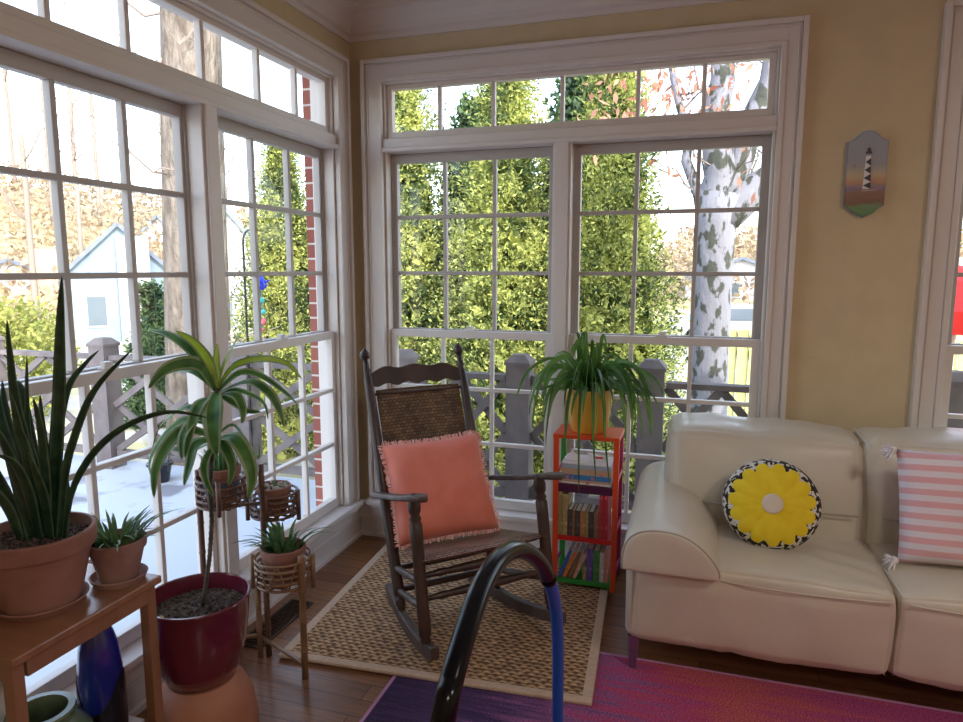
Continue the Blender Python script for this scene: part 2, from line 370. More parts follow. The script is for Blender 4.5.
# ---------------------------------------------------------------- the room
RX, RY, H = 4.7, -5.6, 2.75
class MW(MB):
    def __init__(s, T): super().__init__(); s.T = T
    def add(s, vs, fs, mi=0): return super().add([s.T(*v) for v in vs], fs, mi)
TB = lambda u, d, z: (u, d, z)
TL = lambda u, d, z: (-d, -u, z)
struct(MB().box(-.14, RX + .14, RY - .14, .14, -.16, 0).build('floor', 'oak_floor'))
struct(MB().box(-.14, RX + .14, RY - .14, .14, H, H + .25).build('ceiling', 'ceiling_paint'))
def wall(name, T, u0, u1, holes):
    m = MW(T); u = u0
    for a, b in holes:
        m.box(u, a, 0, .12, 0, H); m.box(a, b, 0, .12, 0, .2); m.box(a, b, 0, .12, 2.38, H); u = b
    m.box(u, u1, 0, .12, 0, H)
    return struct(m.build(name, 'wall_paint'))
BO = (.185, 2.022); LO = (.17, 2.007); RO = (2.712, 3.612)
wall('wall_back', TB, -.12, RX + .12, [BO, RO])
wall('wall_left', TL, 0, -RY, [LO])
struct(MB().box(RX, RX + .12, RY, 0, 0, H).build('wall_right', 'wall_paint'))
struct(MB().box(-.12, RX + .12, RY - .12, RY, 0, H).build('wall_rear', 'wall_paint'))

def casing(name, T, u0, u1):
    """outer casing, frame, head rail and stool of one opening"""
    m = MW(T); a, b = u0 - .107, u1 + .1
    m.box(a, a + .022, -.038, 0, .215, 2.48); m.box(a + .022, u0 - .022, -.022, 0, .215, 2.46); m.box(u0 - .022, u0, -.030, 0, .215, 2.385); m.box(a + .03, a + .038, -.027, -.02, .215, 2.45)
    m.box(b - .022, b, -.038, 0, .215, 2.48); m.box(u1 + .022, b - .022, -.022, 0, .215, 2.46); m.box(u1, u1 + .022, -.030, 0, .215, 2.385); m.box(b - .038, b - .03, -.027, -.02, .215, 2.45)
    m.box(a + .0215, b - .0215, -.0374, 0, 2.458, 2.4794); m.box(a + .022, b - .022, -.0214, 0, 2.39, 2.459); m.box(u0 - .0212, u1 + .0212, -.0294, 0, 2.372, 2.392); m.box(a + .0305, b - .0305, -.0265, -.02, 2.442, 2.4494)
    # jambs and header inside the opening
    m.box(u0, u0 + .012, 0, .12, .215, 2.38); m.box(u1 - .012, u1, 0, .12, .215, 2.38)
    m.box(u0 + .0004, u1 - .0004, -.0114, .1194, 2.0326, 2.098); m.box(u0 + .0008, u1 - .0008, -.026, -.011, 2.033, 2.052); m.box(u0 + .001, u1 - .001, .0006, .119, 2.362, 2.3795)
    return m
def stool(T, u0, u1, e0=.125, e1=.12):
    m = MW(T)
    m.box(u0 - e0, u1 + e1, -.062, .10, .188, .214)
    m.box(u0 - e0 + .012, u1 + e1 - .012, -.046, 0, .168, .188); m.box(u0 - e0 + .02, u1 + e1 - .02, -.030, 0, .12, .168)
    return m
mull = (1.058, 1.145)
for i, (T, u0, u1, off) in enumerate(((TB, *BO, 0), (TL, *LO, -.012))):
    m = casing('', T, u0, u1)
    m.box(mull[0] + off, mull[1] + off, -.0105, .1185, .2155, 2.045); m.box(mull[0] + off + .012, mull[1] + off - .012, -.0225, -.010, .2155, 2.044)
    struct(m.build('trim_%d' % (i + 1), 'trim_paint', bevel=.003))
    struct(stool(T, u0, u1, *((.12, .125))).build('trim_%d' % (i + 3), 'trim_paint', bevel=.003))
m = casing('', TB, *RO); struct(m.build('trim_5', 'trim_paint', bevel=.003)); struct(stool(TB, *RO).build('trim_6', 'trim_paint', bevel=.003))
for nm, T, u0, u1 in (('baseboard_back', TB, 0, RX), ('baseboard_left', TL, .0345, -RY)):
    m = MW(T); m.box(u0, u1, -.020, 0, 0, .122); m.box(u0 + .0004, u1, -.013, 0, .121, .168); m.box(u0 + .0006, u1, -.026, -.01, .098, .112); m.box(u0 + .0008, u1, -.034, -.01, 0, .022)
    struct(m.build(nm, 'trim_paint', bevel=.003))
struct(MB().box(RX - .02, RX, RY, 0, 0, .15).build('baseboard_right', 'trim_paint'))
# crown moulding
prof = [(0, 2.576), (.012, 2.576), (.014, 2.60), (.03, 2.608), (.036, 2.63), (.055, 2.66), (.085, 2.685), (.10, 2.692), (.104, 2.712), (.135, 2.722), (.14, 2.75), (0, 2.75)]
for i, (T, u0, u1) in enumerate(((TB, 0, RX), (TL, 0, -RY))):
    m = MW(T); n = len(prof)
    m.add([(u, -d, z) for u in (u0, u1) for d, z in prof], [tuple(range(n)), tuple(range(2 * n - 1, n - 1, -1))] + [(k, (k + 1) % n, (k + 1) % n + n, k + n) for k in range(n)])
    struct(m.build('trim_%d' % (i + 7), 'trim_paint'))

WN = [0]
def sash(T, name, parent, u0, u1, z0, z1, d0, d1, ub, zb, bot, top, st):
    """frame + muntins; ub / zb are muntin centres"""
    m = MW(T); m.box(u0, u0 + st, d0, d1, z0, z1); m.box(u1 - st, u1, d0, d1, z0, z1); m.box(u0 + .0004, u1 - .0004, d0 + .0006, d1 - .0006, z0 + .0004, z0 + bot); m.box(u0 + .0004, u1 - .0004, d0 + .0006, d1 - .0006, z1 - top, z1 - .0004)
    g = (d0 + d1) / 2
    for u in ub: m.box(u - .0095, u + .0095, g - .014, g + .014, z0 + bot, z1 - top); 
    for z in zb: m.box(u0 + st, u1 - st, g - .0145, g + .0145, z - .0095, z + .0095)
    o = m.build(name, 'shaded_sash_paint' if d0 > .05 else 'trim_paint', parent, bevel=.0025)
    p = MW(T); p.add([(u0 + st, g, z0 + bot), (u1 - st, g, z0 + bot), (u1 - st, g, z1 - top), (u0 + st, g, z1 - top)], [(0, 1, 2, 3)])
    p.build('pane', 'window_glass', o)
    return o
def double_hung(T, u0, u1, g0, g1, ub):
    WN[0] += 1; r = sroot('window_%d' % WN[0])
    st = g0 - u0
    sash(T, 'upper_sash', r, u0, u1, 1.10, 2.032, .062, .098, ub, (1.428, 1.714), .04, 2.032 - 1.986, st)
    sash(T, 'lower_sash', r, u0, u1, .215, 1.136, .020, .056, ub, (.553, .836), .05, .037, st)
    uc = (u0 + u1) / 2; m = MW(T); m.box(uc - .028, uc + .028, .025, .055, 1.136, 1.146); m.box(uc - .012, uc + .02, .03, .05, 1.146, 1.16)
    m.build('sash_lock', 'white_paint', r, bevel=.002)
    # side track of the sashes
    m = MW(T)
    for u in (u0, u1 - .012): m.box(u, u + .012, .056, .062, .215, 2.03)
    m.build('sash_track', 'shaded_sash_paint', r)
    return r
double_hung(TB, .197, 1.058, .228, 1.016, (.487, .750))
double_hung(TB, 1.145, 2.010, 1.180, 1.978, (1.440, 1.712))
double_hung(TL, .182, 1.046, .213, .995, (.468, .732))
double_hung(TL, 1.133, 1.995, 1.158, 1.950, (1.402, 1.660))
double_hung(TB, 2.724, 3.600, 2.757, 3.562, (3.025, 3.294))
def transom(T, u0, u1, ub, off=0):
    WN[0] += 1; r = sroot('window_%d' % WN[0]); sash(T, 'sash', r, u0, u1, 2.098, 2.362, .02, .06, [u + off for u in ub], (), .036, .022, .028)
transom(TB, .197, 2.010, (.478, .754, 1.090, 1.437, 1.721)); transom(TL, .182, 1.995, (.478, .754, 1.090, 1.437, 1.721), -.03); transom(TB, 2.724, 3.600, (3.012, 3.302))

# unseen ceiling lamps added as fill light for the room
def added_fill_lamp(x, y):
    t = thing('added_fill_lamp', 'round white flush lamp added out of view as fill light', 'lamp', (x, y, H), group='added fill lamps')
    MB().lathe([(.2, 0), (.2, -.025), (.18, -.03)], seg=32).build('fill_lamp_base', 'white_paint', t, True)
    MB().lathe([(.175, -.028), (.165, -.06), (.11, -.09), (.0, -.10)], seg=32).build('diffuser', 'fill_lamp_diffuser', t, True)
    l = bpy.data.lights.new('fill_light', 'AREA'); l.shape = 'DISK'; l.size = .34; l.energy = FILL_LAMP_W; l.color = (1, .90, .82)
    o = bpy.data.objects.new('fill_light', l); COL.objects.link(o); o.parent = t; o.location = (0, 0, -.11)
added_fill_lamp(2.6, -4.3); added_fill_lamp(3.5, -2.6)

# ---------------------------------------------------------------- floor coverings
t = thing('jute_rug', 'tan basket weave jute rug with a cream cloth border under the rocking chair', 'rug', (.285, -1.205, .007), math.radians(3.2))
JW, JD = 1.165, 1.13
MB().box(.034, JW - .034, .034, JD - .034, 0, .012).build('woven_field', 'jute_weave', t)
m = MB()
for a in ((0, JW, 0, .036), (0, JW, JD - .036, JD), (0, .036, .036, JD - .036), (JW - .036, JW, .036, JD - .036)): m.box(*a, 0, .0135)
m.build('border', 'rug_binding', t, bevel=.004)
t = thing('area_rug', 'purple to magenta red streaked area rug in front of the sofa', 'rug', (.745, -3.3, 0), math.radians(0))
MB().box(.012, 3.2, .0, 2.488, 0, .006).build('pile', 'ombre_rug', t)
MB().box(0, .012, 0, 2.5, 0, .0065).box(.012, 3.2, 2.488, 2.5, 0, .0065).build('bound_edge', 'rug_edge', t)
# floor register
t = thing('floor_vent', 'dark metal slatted floor vent by the left wall', 'vent', (.13, -.98, 0))
m = MB(); m.box(-.055, .055, -.19, -.178, 0, .006).box(-.055, .055, .178, .19, 0, .006).box(-.055, -.045, -.178, .178, 0, .006).box(.045, .055, -.178, .178, 0, .006).box(-.045, .045, -.178, .178, 0, .0012)
m.build('frame', 'vent_metal', t)
m = MB()
for k in range(22): m.box(-.045, .045, -.172 + k * .016, -.165 + k * .016, .0012, .005)
m.build('slats', 'vent_metal', t)

# ---------------------------------------------------------------- sofa
S = thing('sofa', 'cream leather sofa with rolled arms and metal legs along the back wall', 'sofa', (0, 0, 0))
yf, yb = -.885, -.14
def seatfn(x0, x1):
    def f(q):
        # the front falls slightly under; the top crease line
        k = max(0, min(1, (-.62 - q.y) / .3)); q = q.copy()
        q.z += .012 * math.sin(PI * (q.x - x0) / (x1 - x0)) * (1 if q.z > .38 else 0)
        if q.z < .36: q.y += .03 * ((.36 - q.z) / .22) 
        if q.y < -.7: q.y += .0045 * math.sin((q.x - x0) * 95 + q.z * 6) * math.exp(-((q.x - 1.86) / .10) ** 2) * (1 if q.z < .39 else .3)
        if q.z > .40: q.z += .003 * math.sin((q.y + q.x * .4) * 60) * math.exp(-((q.x - x1 + .12) / .12) ** 2)
        return q
    return f
XS = [1.80, 2.372, 2.97, 3.55]
for i in range(3):
    a, b = XS[i], XS[i + 1]
    if i == 0: a = 1.545
    m = MB().soft(a + .002, b - .002, yf - .03, -.40, .128, .432, .028, 22, .012, .009, i * 3.1, fn=seatfn(a, b))
    o = m.build('seat_cushion', 'leather', S, True)
    y = yf - .035
    MB().tube([(max(a, 1.80) + .03 + (b - .015 - max(a, 1.80) - .03) * k / 12, y - .003 - .0115 * math.sin(PI * k / 12), .407 - .004 * math.sin(PI * k / 12)) for k in range(13)], .0028, 6).build('seat_piping', 'leather', o, True)
def backfn(q):
    q = q.copy(); k = (q.z - .40) / .42
    q.y += .07 * k - .02 * math.sin(PI * min(1, max(0, k)))
    return q
XB = [1.640, 2.358, 3.00, 3.62]
for i in range(3):
    a, b = XB[i], XB[i + 1]
    o = MB().soft(a, b - .004, -.50, -.19, .36, .810, .055, 22, .014, .011, 20 + i * 2.3, fn=backfn).build('back_cushion', 'leather', S, True)
    MB().tube([(a + .05, -.526, .545), ((a + b) / 2, -.532, .54), (b - .03, -.526, .545)], .0035, 6).build('back_piping', 'leather_piping', o, True)
MB().soft(1.64, 3.60, -.3, yb, .13, .74, .03, 10).build('back_frame', 'leather', S, True)
for sgn in (1, -1):
    def mx(x): return x if sgn == 1 else (1.53 + 3.80) - x
    def X(a, b): return (min(mx(a), mx(b)), max(mx(a), mx(b)))
    xa, xb = X(1.525, 1.80)
    o = MB().soft(xa, xb, yf - .02, -.20, .128, .425, .03, 14, .004, .006, 5, fn=lambda q: Vector((q.x, q.y + (.02 * (.40 - q.z) / .25 if q.z < .4 else 0), q.z))).build('arm_base', 'leather', S, True)
    xa, xb = X(1.515, 1.848)
    # the roll: a dome-shaped section swept from front to back, rising a little
    prof = [(0, .006), (-.002, .045), (.010, .094), (.038, .128), (.085, .146), (.145, .148), (.200, .138), (.250, .112), (.290, .076), (.318, .036), (.324, .010), (.308, -.004), (.17, -.006), (.02, -.004)]
    PF = []
    for i in range(len(prof)):
        p0, p1, p2, p3 = [Vector(prof[(i + k) % len(prof)]) for k in (-1, 0, 1, 2)]
        for k in range(5):
            u = k / 5; PF.append(.5 * ((2 * p1) + (p2 - p0) * u + (2 * p0 - 5 * p1 + 4 * p2 - p3) * u * u + (3 * p1 - p0 - 3 * p2 + p3) * u ** 3))
    n = len(PF); secs = [(-.974, .5), (-.974, .86), (-.972, .93), (-.967, .972), (-.958, .993), (-.945, 1)] + [(-.945 + .72 * k / 18, 1) for k in range(1, 19)] + [(-.205, .96), (-.19, .85)]
    vs = []; c0 = Vector((.162, .066))
    for y, q in secs:
        for p in PF:
            w_ = c0 + (p - c0) * q; x = 1.515 + w_.x; x = x if sgn == 1 else 5.33 - x
            vs.append((x, y, .428 + w_.y + .030 * (y + .93) / .7 + .003 * noise.noise(Vector((w_.x * 9, y * 8, 3)))))
    m = MB(); fs = [(i * n + k, i * n + (k + 1) % n, (i + 1) * n + (k + 1) % n, (i + 1) * n + k) for i in range(len(secs) - 1) for k in range(n)]
    for i0 in (0, (len(secs) - 1) * n):
        cc_ = sum((Vector(v) for v in vs[i0:i0 + n]), Vector()) / n; vs.append(tuple(cc_)); fs += [(i0 + k, i0 + (k + 1) % n, len(vs) - 1) for k in range(n)]
    m.add(vs, fs); o = m.build('arm_pad', 'leather', S, True)
    q = []
    for k in range(0, 52):
        w_ = c0 + (PF[k] - c0) * .975; x = 1.515 + w_.x; q.append((x if sgn == 1 else 5.33 - x, -.9665, .428 + w_.y + .030 * (-.9665 + .93) / .7))
    MB().tube(q, .0033, 6).build('arm_piping', 'leather_piping', o, True)
for x in (1.552, 3.74):
    for y in (-.86, -.26):
        MB().prism([(-.006, .008 if y > -.8 else .008), (.016, .008), (.026, .132), (-.014, .132)], -.014, .014, f=lambda v: (v[0] + x, v[1] + y, v[2])).build('leg', 'sofa_leg_metal', S, bevel=.002)

# ---------------------------------------------------------------- cushions
def cushion(mb, w, h, t, n=22, pinch=.06, round_=False, mi=0, wr=.004, seed=0):
    vs = []; fs = []; idx = {}
    for sg in (-1, 1):
        for i in range(n + 1):
            for j in range(n + 1):
                a, b = -1 + 2 * i / n, -1 + 2 * j / n
                if round_:
                    r = max(abs(a), abs(b)); L = math.hypot(a, b) or 1; x, z = (a / L * r, b / L * r); rr = r
                    th = max(0, 1 - rr ** 2.6) ** .5
                else:
                    x = a * (1 - pinch * (1 - a * a) * b * b * 0 - pinch * (1 - b * b) * 1); z = b * (1 - pinch * (1 - a * a))
                    th = (max(0, 1 - a ** 4) ** .5 * max(0, 1 - b ** 4) ** .5)
                k = th * t / 2 + (wr * noise.noise(Vector((x * 3 + seed, z * 3, sg))) if th > .3 else 0)
                edge = i in (0, n) or j in (0, n)
                key = (i, j) if edge else (i, j, sg)
                if key not in idx: idx[key] = len(vs); vs.append((x * w / 2, sg * k if not edge else 0, z * h / 2))
        g = lambda i, j: idx[(i, j)] if (i in (0, n) or j in (0, n)) else idx[(i, j, sg)]
        for i in range(n):
            for j in range(n): fs.append((g(i, j), g(i + 1, j), g(i + 1, j + 1), g(i, j + 1)) if sg < 0 else (g(i, j + 1), g(i + 1, j + 1), g(i + 1, j), g(i, j)))
    mb.add(vs, fs, mi)
# coral cushion in the rocking chair
t = thing('throw_pillow', 'square coral pillow with frayed fringe edges on the rocking chair', 'pillow', (.737, -.675, .548), rot=(math.radians(-33), math.radians(-2.6), math.radians(37.4)))
m = MB(); cushion(m, .425, .425, .15, 26, .05, wr=.008, seed=3); m.build('cushion', 'coral_fabric', t, True)
m = MB()
for e in range(4):
    for k in range(95):
        s = -.2125 + .425 * (k + random.random()) / 95; q = s / .2125
        base = .2125 * (1 - .05 * (1 - q * q)); L = random.uniform(.010, .02); dy = random.uniform(-.006, .006); w = .0022
        P = [(s - w, 0, base - .004), (s + w, 0, base - .004), (s + w + random.uniform(-.004, .004), dy, base + L), (s - w, dy * .5, base + L)]
        P = [{0: (x, y, z), 1: (x, y, -z), 2: (z, y, x), 3: (-z, y, x)}[e] for x, y, z in P]; m.add(P, [(0, 1, 2, 3)])
m.build('fringe', 'coral_fringe', t)
# round flower cushion
t = thing('flower_pillow', 'round leopard print pillow with a big yellow flower on the sofa', 'pillow', (2.017, -.630, .594), rot=(math.radians(-19), math.radians(2), math.radians(-4)))
m = MB(); cushion(m, .335, .33, .13, 24, 0, True, wr=0); m.build('cover', 'leopard_fabric', t, True)
m = MB(); nk, nr = 168, 9; vs = [(0, -.0665, 0)]
for i in range(1, nr + 1):
    for k in range(nk):
        a = 2 * PI * k / nk; pt_ = abs(math.sin(a * 7.5)); R_ = (.124 + .024 * (1 - (1 - pt_) ** 1.5)); r = R_ * i / nr; rr = r / .1675
        y = -(max(0, 1 - rr ** 2.6) ** .5) * .065 - .004 - .003 * pt_ * (i / nr) + (.004 if i == nr else 0)
        vs.append((r * math.cos(a), y, r * math.sin(a)))
fs = [(0, 1 + k, 1 + (k + 1) % nk) for k in range(nk)] + [(1 + (i - 1) * nk + k, 1 + (i - 1) * nk + (k + 1) % nk, 1 + i * nk + (k + 1) % nk, 1 + i * nk + k) for i in range(1, nr) for k in range(nk)]
m.add(vs, fs); fl = m.build('flower', 'yellow_felt', t, True)
MB().lathe([(.036, 0), (.035, .006), (.027, .009), (0, .0095)], seg=28).build('flower_center', 'cream_felt', t, True).matrix_local = Matrix.Translation((.002, -.069, .002)) @ Matrix.Rotation(PI / 2, 4, 'X')
# striped cushion with tassels
t = thing('striped_pillow', 'pink and white striped pillow with white tassels at its corners on the sofa', 'pillow', (2.630, -.655, .648), rot=(math.radians(-16), math.radians(-1.5), math.radians(-2)))
m = MB(); cushion(m, .43, .385, .13, 24, .04, wr=.005, seed=9); m.build('cushion', 'pink_stripe', t, True)
for sx in (-1, 1):
    for sz in (-1, 1):
        m = MB(); c = Vector((sx * .222, 0, sz * .188)); m.ball(c, .012, 8)
        for k in range(34):
            a = Vector((sx * random.uniform(.2, 1), random.uniform(-.8, .8), -sz * .0 + random.uniform(-1, .5))).normalized() * random.uniform(.028, .046)
            m.tube([c, c + a * .6, c + a + Vector((0, 0, -.006))], [.003, .0035, .001], 4)
        m.build('tassel', 'white_tassel', t, True)

# ---------------------------------------------------------------- rocking chair
t = thing('rocking_chair', 'dark wooden rocking chair with woven cane seat and back on the jute rug', 'chair', (1.044, -.951, .020), .774)
def turned(mb, a, b, prof, seg=12, mi=0):
    a = Vector(a); b = Vector(b); return mb.tube([a.lerp(b, q) for q, r in prof], [r for q, r in prof], seg, mi)
def RP(z, s, dy=0): k = (z - .036) / 1.036; return Vector((s * (.221 + .007 * k), .366 + .418 * k + dy, z))
def FP(z, s): k = (z - .11) / .514; return Vector((s * .265, .106 * k, z))
for s in (-1, 1):
    m = MB(); a, b = RP(.02, s), RP(1.030, s)
    turned(m, a, b, [(0, .013), (.04, .015), (.05, .021), (.07, .022), (.075, .017), (.085, .023), (.12, .024), (.45, .025), (.85, .0215), (.93, .0185), (.945, .013), (.955, .019), (.965, .014), (1, .011)])
    c = RP(1.052, s); m.lathe([(.010, -.022), (.019, -.016), (.0235, 0), (.019, .014), (.009, .022), (.005, .030), (0.0001, .033)], tuple(c), 14)
    m.build('rear_post', 'dark_wood', t, True)
    m = MB(); turned(m, FP(.085, s), FP(.628, s), [(0, .015), (.04, .015), (.06, .021), (.075, .016), (.09, .022), (.13, .024), (.3, .0225), (.55, .0225), (.70, .0235), (.80, .024), (.82, .018), (.835, .023), (.86, .016), (.88, .022), (.93, .0245), (.965, .019), (.98, .022), (1, .014)], 14)
    m.build('front_leg', 'dark_wood', t, True)
    # arm: a paddle widening to a rounded front
    out = [(-.014, .61), (.012, .612), (.020, .59), (.022, .45), (.028, .25), (.040, .13), (.044, .06), (.038, .0), (.022, -.03), (0, -.038), (-.012, -.03), (-.020, .0), (-.020, .06), (-.017, .14), (-.016, .25), (-.016, .45), (-.016, .59)]
    m = MB(); z = lambda y: .628 + .012 * math.exp(-((y + .0) / .15) ** 2) - .165 * max(0, y - .0) / .6
    vs = [(s * (.262 + x + .012 * (1 - y / .7)) if y < .55 else s * (.252 + x), y, z(y) + d) for d in (0, .021) for x, y in out]; n = len(out)
    m.add(vs, [tuple(range(n)), tuple(range(2 * n - 1, n - 1, -1))] + [(i, i + n, (i + 1) % n + n, (i + 1) % n) for i in range(n)]); m.build('arm', 'rocker_wood', t, bevel=.006, auto=50)
    # rocker
    ys = [-.085 + .70 * k / 22 for k in range(23)]; vs = []
    for y in ys:
        xb_ = .264 - .043 * (y / .366) if y > 0 else .264
        xb_ = max(.19, xb_); zb = (y - .42) ** 2 / 2.9; th = .048 if y < .45 else .048 - .022 * (y - .45) / .4
        for dx in (-.016, .016):
            for dz in (0, th): vs.append((s * xb_ + dx, y, zb + dz))
    fs = []
    for i in range(22):
        o = 4 * i; fs += [(o, o + 4, o + 5, o + 1), (o + 2, o + 3, o + 7, o + 6), (o, o + 2, o + 6, o + 4), (o + 1, o + 5, o + 7, o + 3)]
    fs += [(0, 1, 3, 2), (88, 90, 91, 89)]
    MB().add(vs, fs).build('rocker', 'rocker_wood', t, bevel=.004)
    for zf_, zr_ in ((.315, .205), (.225, .12)):
        m = MB(); turned(m, FP(zf_, s), RP(zr_, s), [(0, .009), (.3, .0135), (.5, .0145), (.7, .0135), (1, .009)], 10); m.build('stretcher', 'rocker_wood', t, True)
for z in (.338, .258):
    m = MB(); turned(m, FP(z, -1), FP(z, 1), [(0, .010), (.1, .011), (.14, .015), (.2, .012), (.35, .0165), (.5, .017), (.65, .0165), (.8, .012), (.86, .015), (.9, .011), (1, .010)], 10); m.build('stretcher', 'dark_wood', t, True)
for z in (.20, .12):
    m = MB(); turned(m, RP(z, -1), RP(z, 1), [(0, .010), (.3, .0145), (.7, .0145), (1, .010)], 10); m.build('stretcher', 'dark_wood', t, True)
# woven seat
n = 16; vs = []; fs = []
for top in (1, 0):
    for i in range(n + 1):
        for j in range(n + 1):
            a, b = i / n, j / n
            hw = .262 * (1 - b) + .212 * b; y = .028 + .44 * b; z = .400 - .112 * b - .010 * math.sin(PI * a) * math.sin(PI * b)
            ed = max(abs(2 * a - 1), abs(2 * b - 1)); dz = .015 * max(0, 1 - max(0, (ed - .85) / .15) ** 2) ** .5
            vs.append(((2 * a - 1) * hw, y, z + (dz if top else -dz)))
for top in (0, 1):
    o = top * (n + 1) ** 2
    for i in range(n):
        for j in range(n):
            q = (o + i * (n + 1) + j, o + (i + 1) * (n + 1) + j, o + (i + 1) * (n + 1) + j + 1, o + i * (n + 1) + j + 1); fs.append(q)
MB().add(vs, fs).build('seat', 'cane_seat', t, True)
# crest slat and woven panel
m = MB(); out = []
top = lambda u: .978 + .018 * min(1, max(0, (1 - abs(u)) * 2.4)) + .006 * math.cos(u * 9)
bot = lambda u: .922 - .006 * math.cos(u * 14)
us = [-1 + 2 * k / 32 for k in range(33)]
out = [(u, top(u)) for u in us] + [(u, bot(u)) for u in us[::-1]]; nn = len(out); vs = []
for d in (-.008, .008):
    for u, z in out: q = RP(z, 1); vs.append((u * .212, q.y + d + .012 * (1 - u * u), z))
m.add(vs, [tuple(range(nn)), tuple(range(2 * nn - 1, nn - 1, -1))] + [(i, i + nn, (i + 1) % nn + nn, (i + 1) % nn) for i in range(nn)]); m.build('crest_slat', 'dark_wood', t, auto=40)
m = MB(); vs = []; fs = []; nu, nv = 18, 20
for d in (-1, 1):
    for i in range(nu + 1):
        for j in range(nv + 1):
            u = -1 + 2 * i / nu; z = .50 + .402 * j / nv; e = max(abs(u), abs(2 * j / nv - 1)); th = .010 * max(0, 1 - max(0, (e - .9) / .1) ** 2) ** .5
            q = RP(z, 1); vs.append((u * .200, q.y + d * th + .016 * (1 - u * u), z))
for d in (0, 1):
    o = d * (nu + 1) * (nv + 1)
    for i in range(nu):
        for j in range(nv): fs.append((o + i * (nv + 1) + j, o + (i + 1) * (nv + 1) + j, o + (i + 1) * (nv + 1) + j + 1, o + i * (nv + 1) + j + 1))
m.add(vs, fs); m.build('back_panel', 'woven_back', t, True)
for z in (.885, .54):
    m = MB(); turned(m, RP(z, -1), RP(z, 1), [(0, .008), (.12, .006), (.88, .006), (1, .008)], 8); m.build('back_rail', 'dark_wood', t, True)

# ---------------------------------------------------------------- small painted bookcase
bx, by = 1.147, -.338
t = thing('bookcase', 'small painted bookcase with orange posts and purple, red and green shelves', 'bookcase', (bx, by, .0205))
BW, BD, BH = .288, .205, .70
for x0, y0, mm, h in ((0, 0, 'orange_paint', BH - .012), (BW - .024, 0, 'orange_paint', BH - .012), (0, BD - .02, 'green_paint', BH - .012), (BW - .024, BD - .02, 'magenta_paint', BH - .012)):
    o = MB().box(x0, x0 + .024, y0, y0 + .02, 0, h).build('post', mm, t, bevel=.002)
o = MB().box(-.002, BW + .002, -.004, BD + .002, BH - .012, BH + .006).build('top_board', 'orange_paint', t, bevel=.003)
for z, mm, th in ((.478, 'purple_paint', .036), (.238, 'red_paint', .022), (.036, 'green_paint', .022)):
    MB().box(.024, BW - .024, .004, BD - .004, z - th, z).build('shelf', mm, t, bevel=.002)
for z in (.50, .27, .07):
    MB().box(BW - .008, BW - .002, .02, BD - .02, z, z + .02).build('side_rail', 'magenta_paint', t); MB().box(.002, .008, .02, BD - .02, z, z + .02).build('side_rail', 'magenta_paint', t)
Z0 = .0205
def book(x, z, w, h, d, cover, label, group, lean=0, y=None, mats_=None):
    t = thing('book', label, 'book', (x, by + .012 if y is None else y, z), rot=(0, lean, 0), group=group)
    c = MB(); c.box(0, .0018, 0, d, 0, h).box(w - .0018, w, 0, d, 0, h).box(0, w, -.0015, .001, 0, h)
    c.build('cover', cover, t); MB().box(.0018, w - .0018, .001, d - .003, .002, h - .003).build('pages', 'paper', t)
    return t
for nm, c, r in (('spine_tan', (.42, .30, .14), .6), ('spine_olive', (.30, .26, .10), .6), ('spine_dark', (.07, .05, .045), .5), ('spine_rust', (.38, .17, .07), .6), ('spine_red', (.42, .03, .04), .5), ('spine_navy', (.05, .07, .22), .5),
                 ('spine_blue', (.06, .14, .48), .5), ('spine_orange', (.72, .20, .06), .5), ('spine_purple', (.13, .08, .32), .5), ('spine_green', (.07, .26, .07), .5), ('spine_white', (.66, .60, .56), .5), ('spine_brown', (.24, .12, .06), .6), ('spine_pink', (.62, .30, .22), .6)):
    mat(nm, c, r, tuple(min(1, q * 1.7 + .05) for q in c), 45, (1, 1, 1), lo=.52, hi=.68)
zz = Z0 + .2385; x = bx + .026
mid = [('spine_olive', .017, .205, 'tall olive book at the left end of the middle shelf'), ('spine_tan', .021, .190, 'tall tan book second from the left on the middle shelf'),
       ('spine_dark', .020, .122, 'short dark book right of the tall tan one on the middle shelf'), ('spine_brown', .010, .119, 'thin brown book between two dark ones on the middle shelf'), ('spine_dark', .022, .120, 'short thick dark book in the middle of the middle shelf'),
       ('spine_rust', .023, .121, 'short rust coloured book on the middle shelf'), ('spine_olive', .010, .120, 'thin olive book right of the rust book on the middle shelf'), ('spine_dark', .022, .121, 'short dark book near the right of the middle shelf'), ('spine_brown', .020, .119, 'short brown book beside the red ones on the middle shelf'),
       ('spine_red', .017, .200, 'tall red book second from the right end of the middle shelf'), ('spine_red', .020, .207, 'tall dark red book at the right end of the middle shelf')]
for c, w, h, lab in mid:
    book(x, zz, w, h, .14 if h > .15 else .11, c, lab, 'books on the middle shelf'); x += w + .0018
zz = Z0 + .0365
low = [('spine_blue', .016, .150, .38, .028, 'blue and white book leaning at the far left of the green shelf'), ('spine_orange', .016, .145, .38, .050, 'orange book leaning on the blue one on the green shelf'), ('spine_brown', .017, .148, .38, .072, 'brown book leaning between the two orange ones on the green shelf'), ('spine_pink', .016, .141, .38, .095, 'pale orange book leaning rightmost of the leaning ones on the green shelf')]
for c, w, h, ln, dx, lab in low:
    book(bx + dx - .002, zz + math.sin(ln) * w, w, h * .92, .12, c, lab, 'books on the green shelf', lean=ln)
x = bx + .1385
for c, w, h, lab in (('spine_olive', .018, .066, 'short olive book at the left of the upright ones on the green shelf'), ('spine_purple', .026, .150, 'thick purple upright book on the green shelf'), ('spine_green', .026, .145, 'green spined upright book on the green shelf'), ('spine_white', .018, .140, 'white upright book near the right of the green shelf'), ('spine_pink', .016, .152, 'pinkish upright book at the right end of the green shelf')):
    book(x + .0, zz, w, h, .12, c, lab, 'books on the green shelf'); x += w + .0022
zz = Z0 + .4785
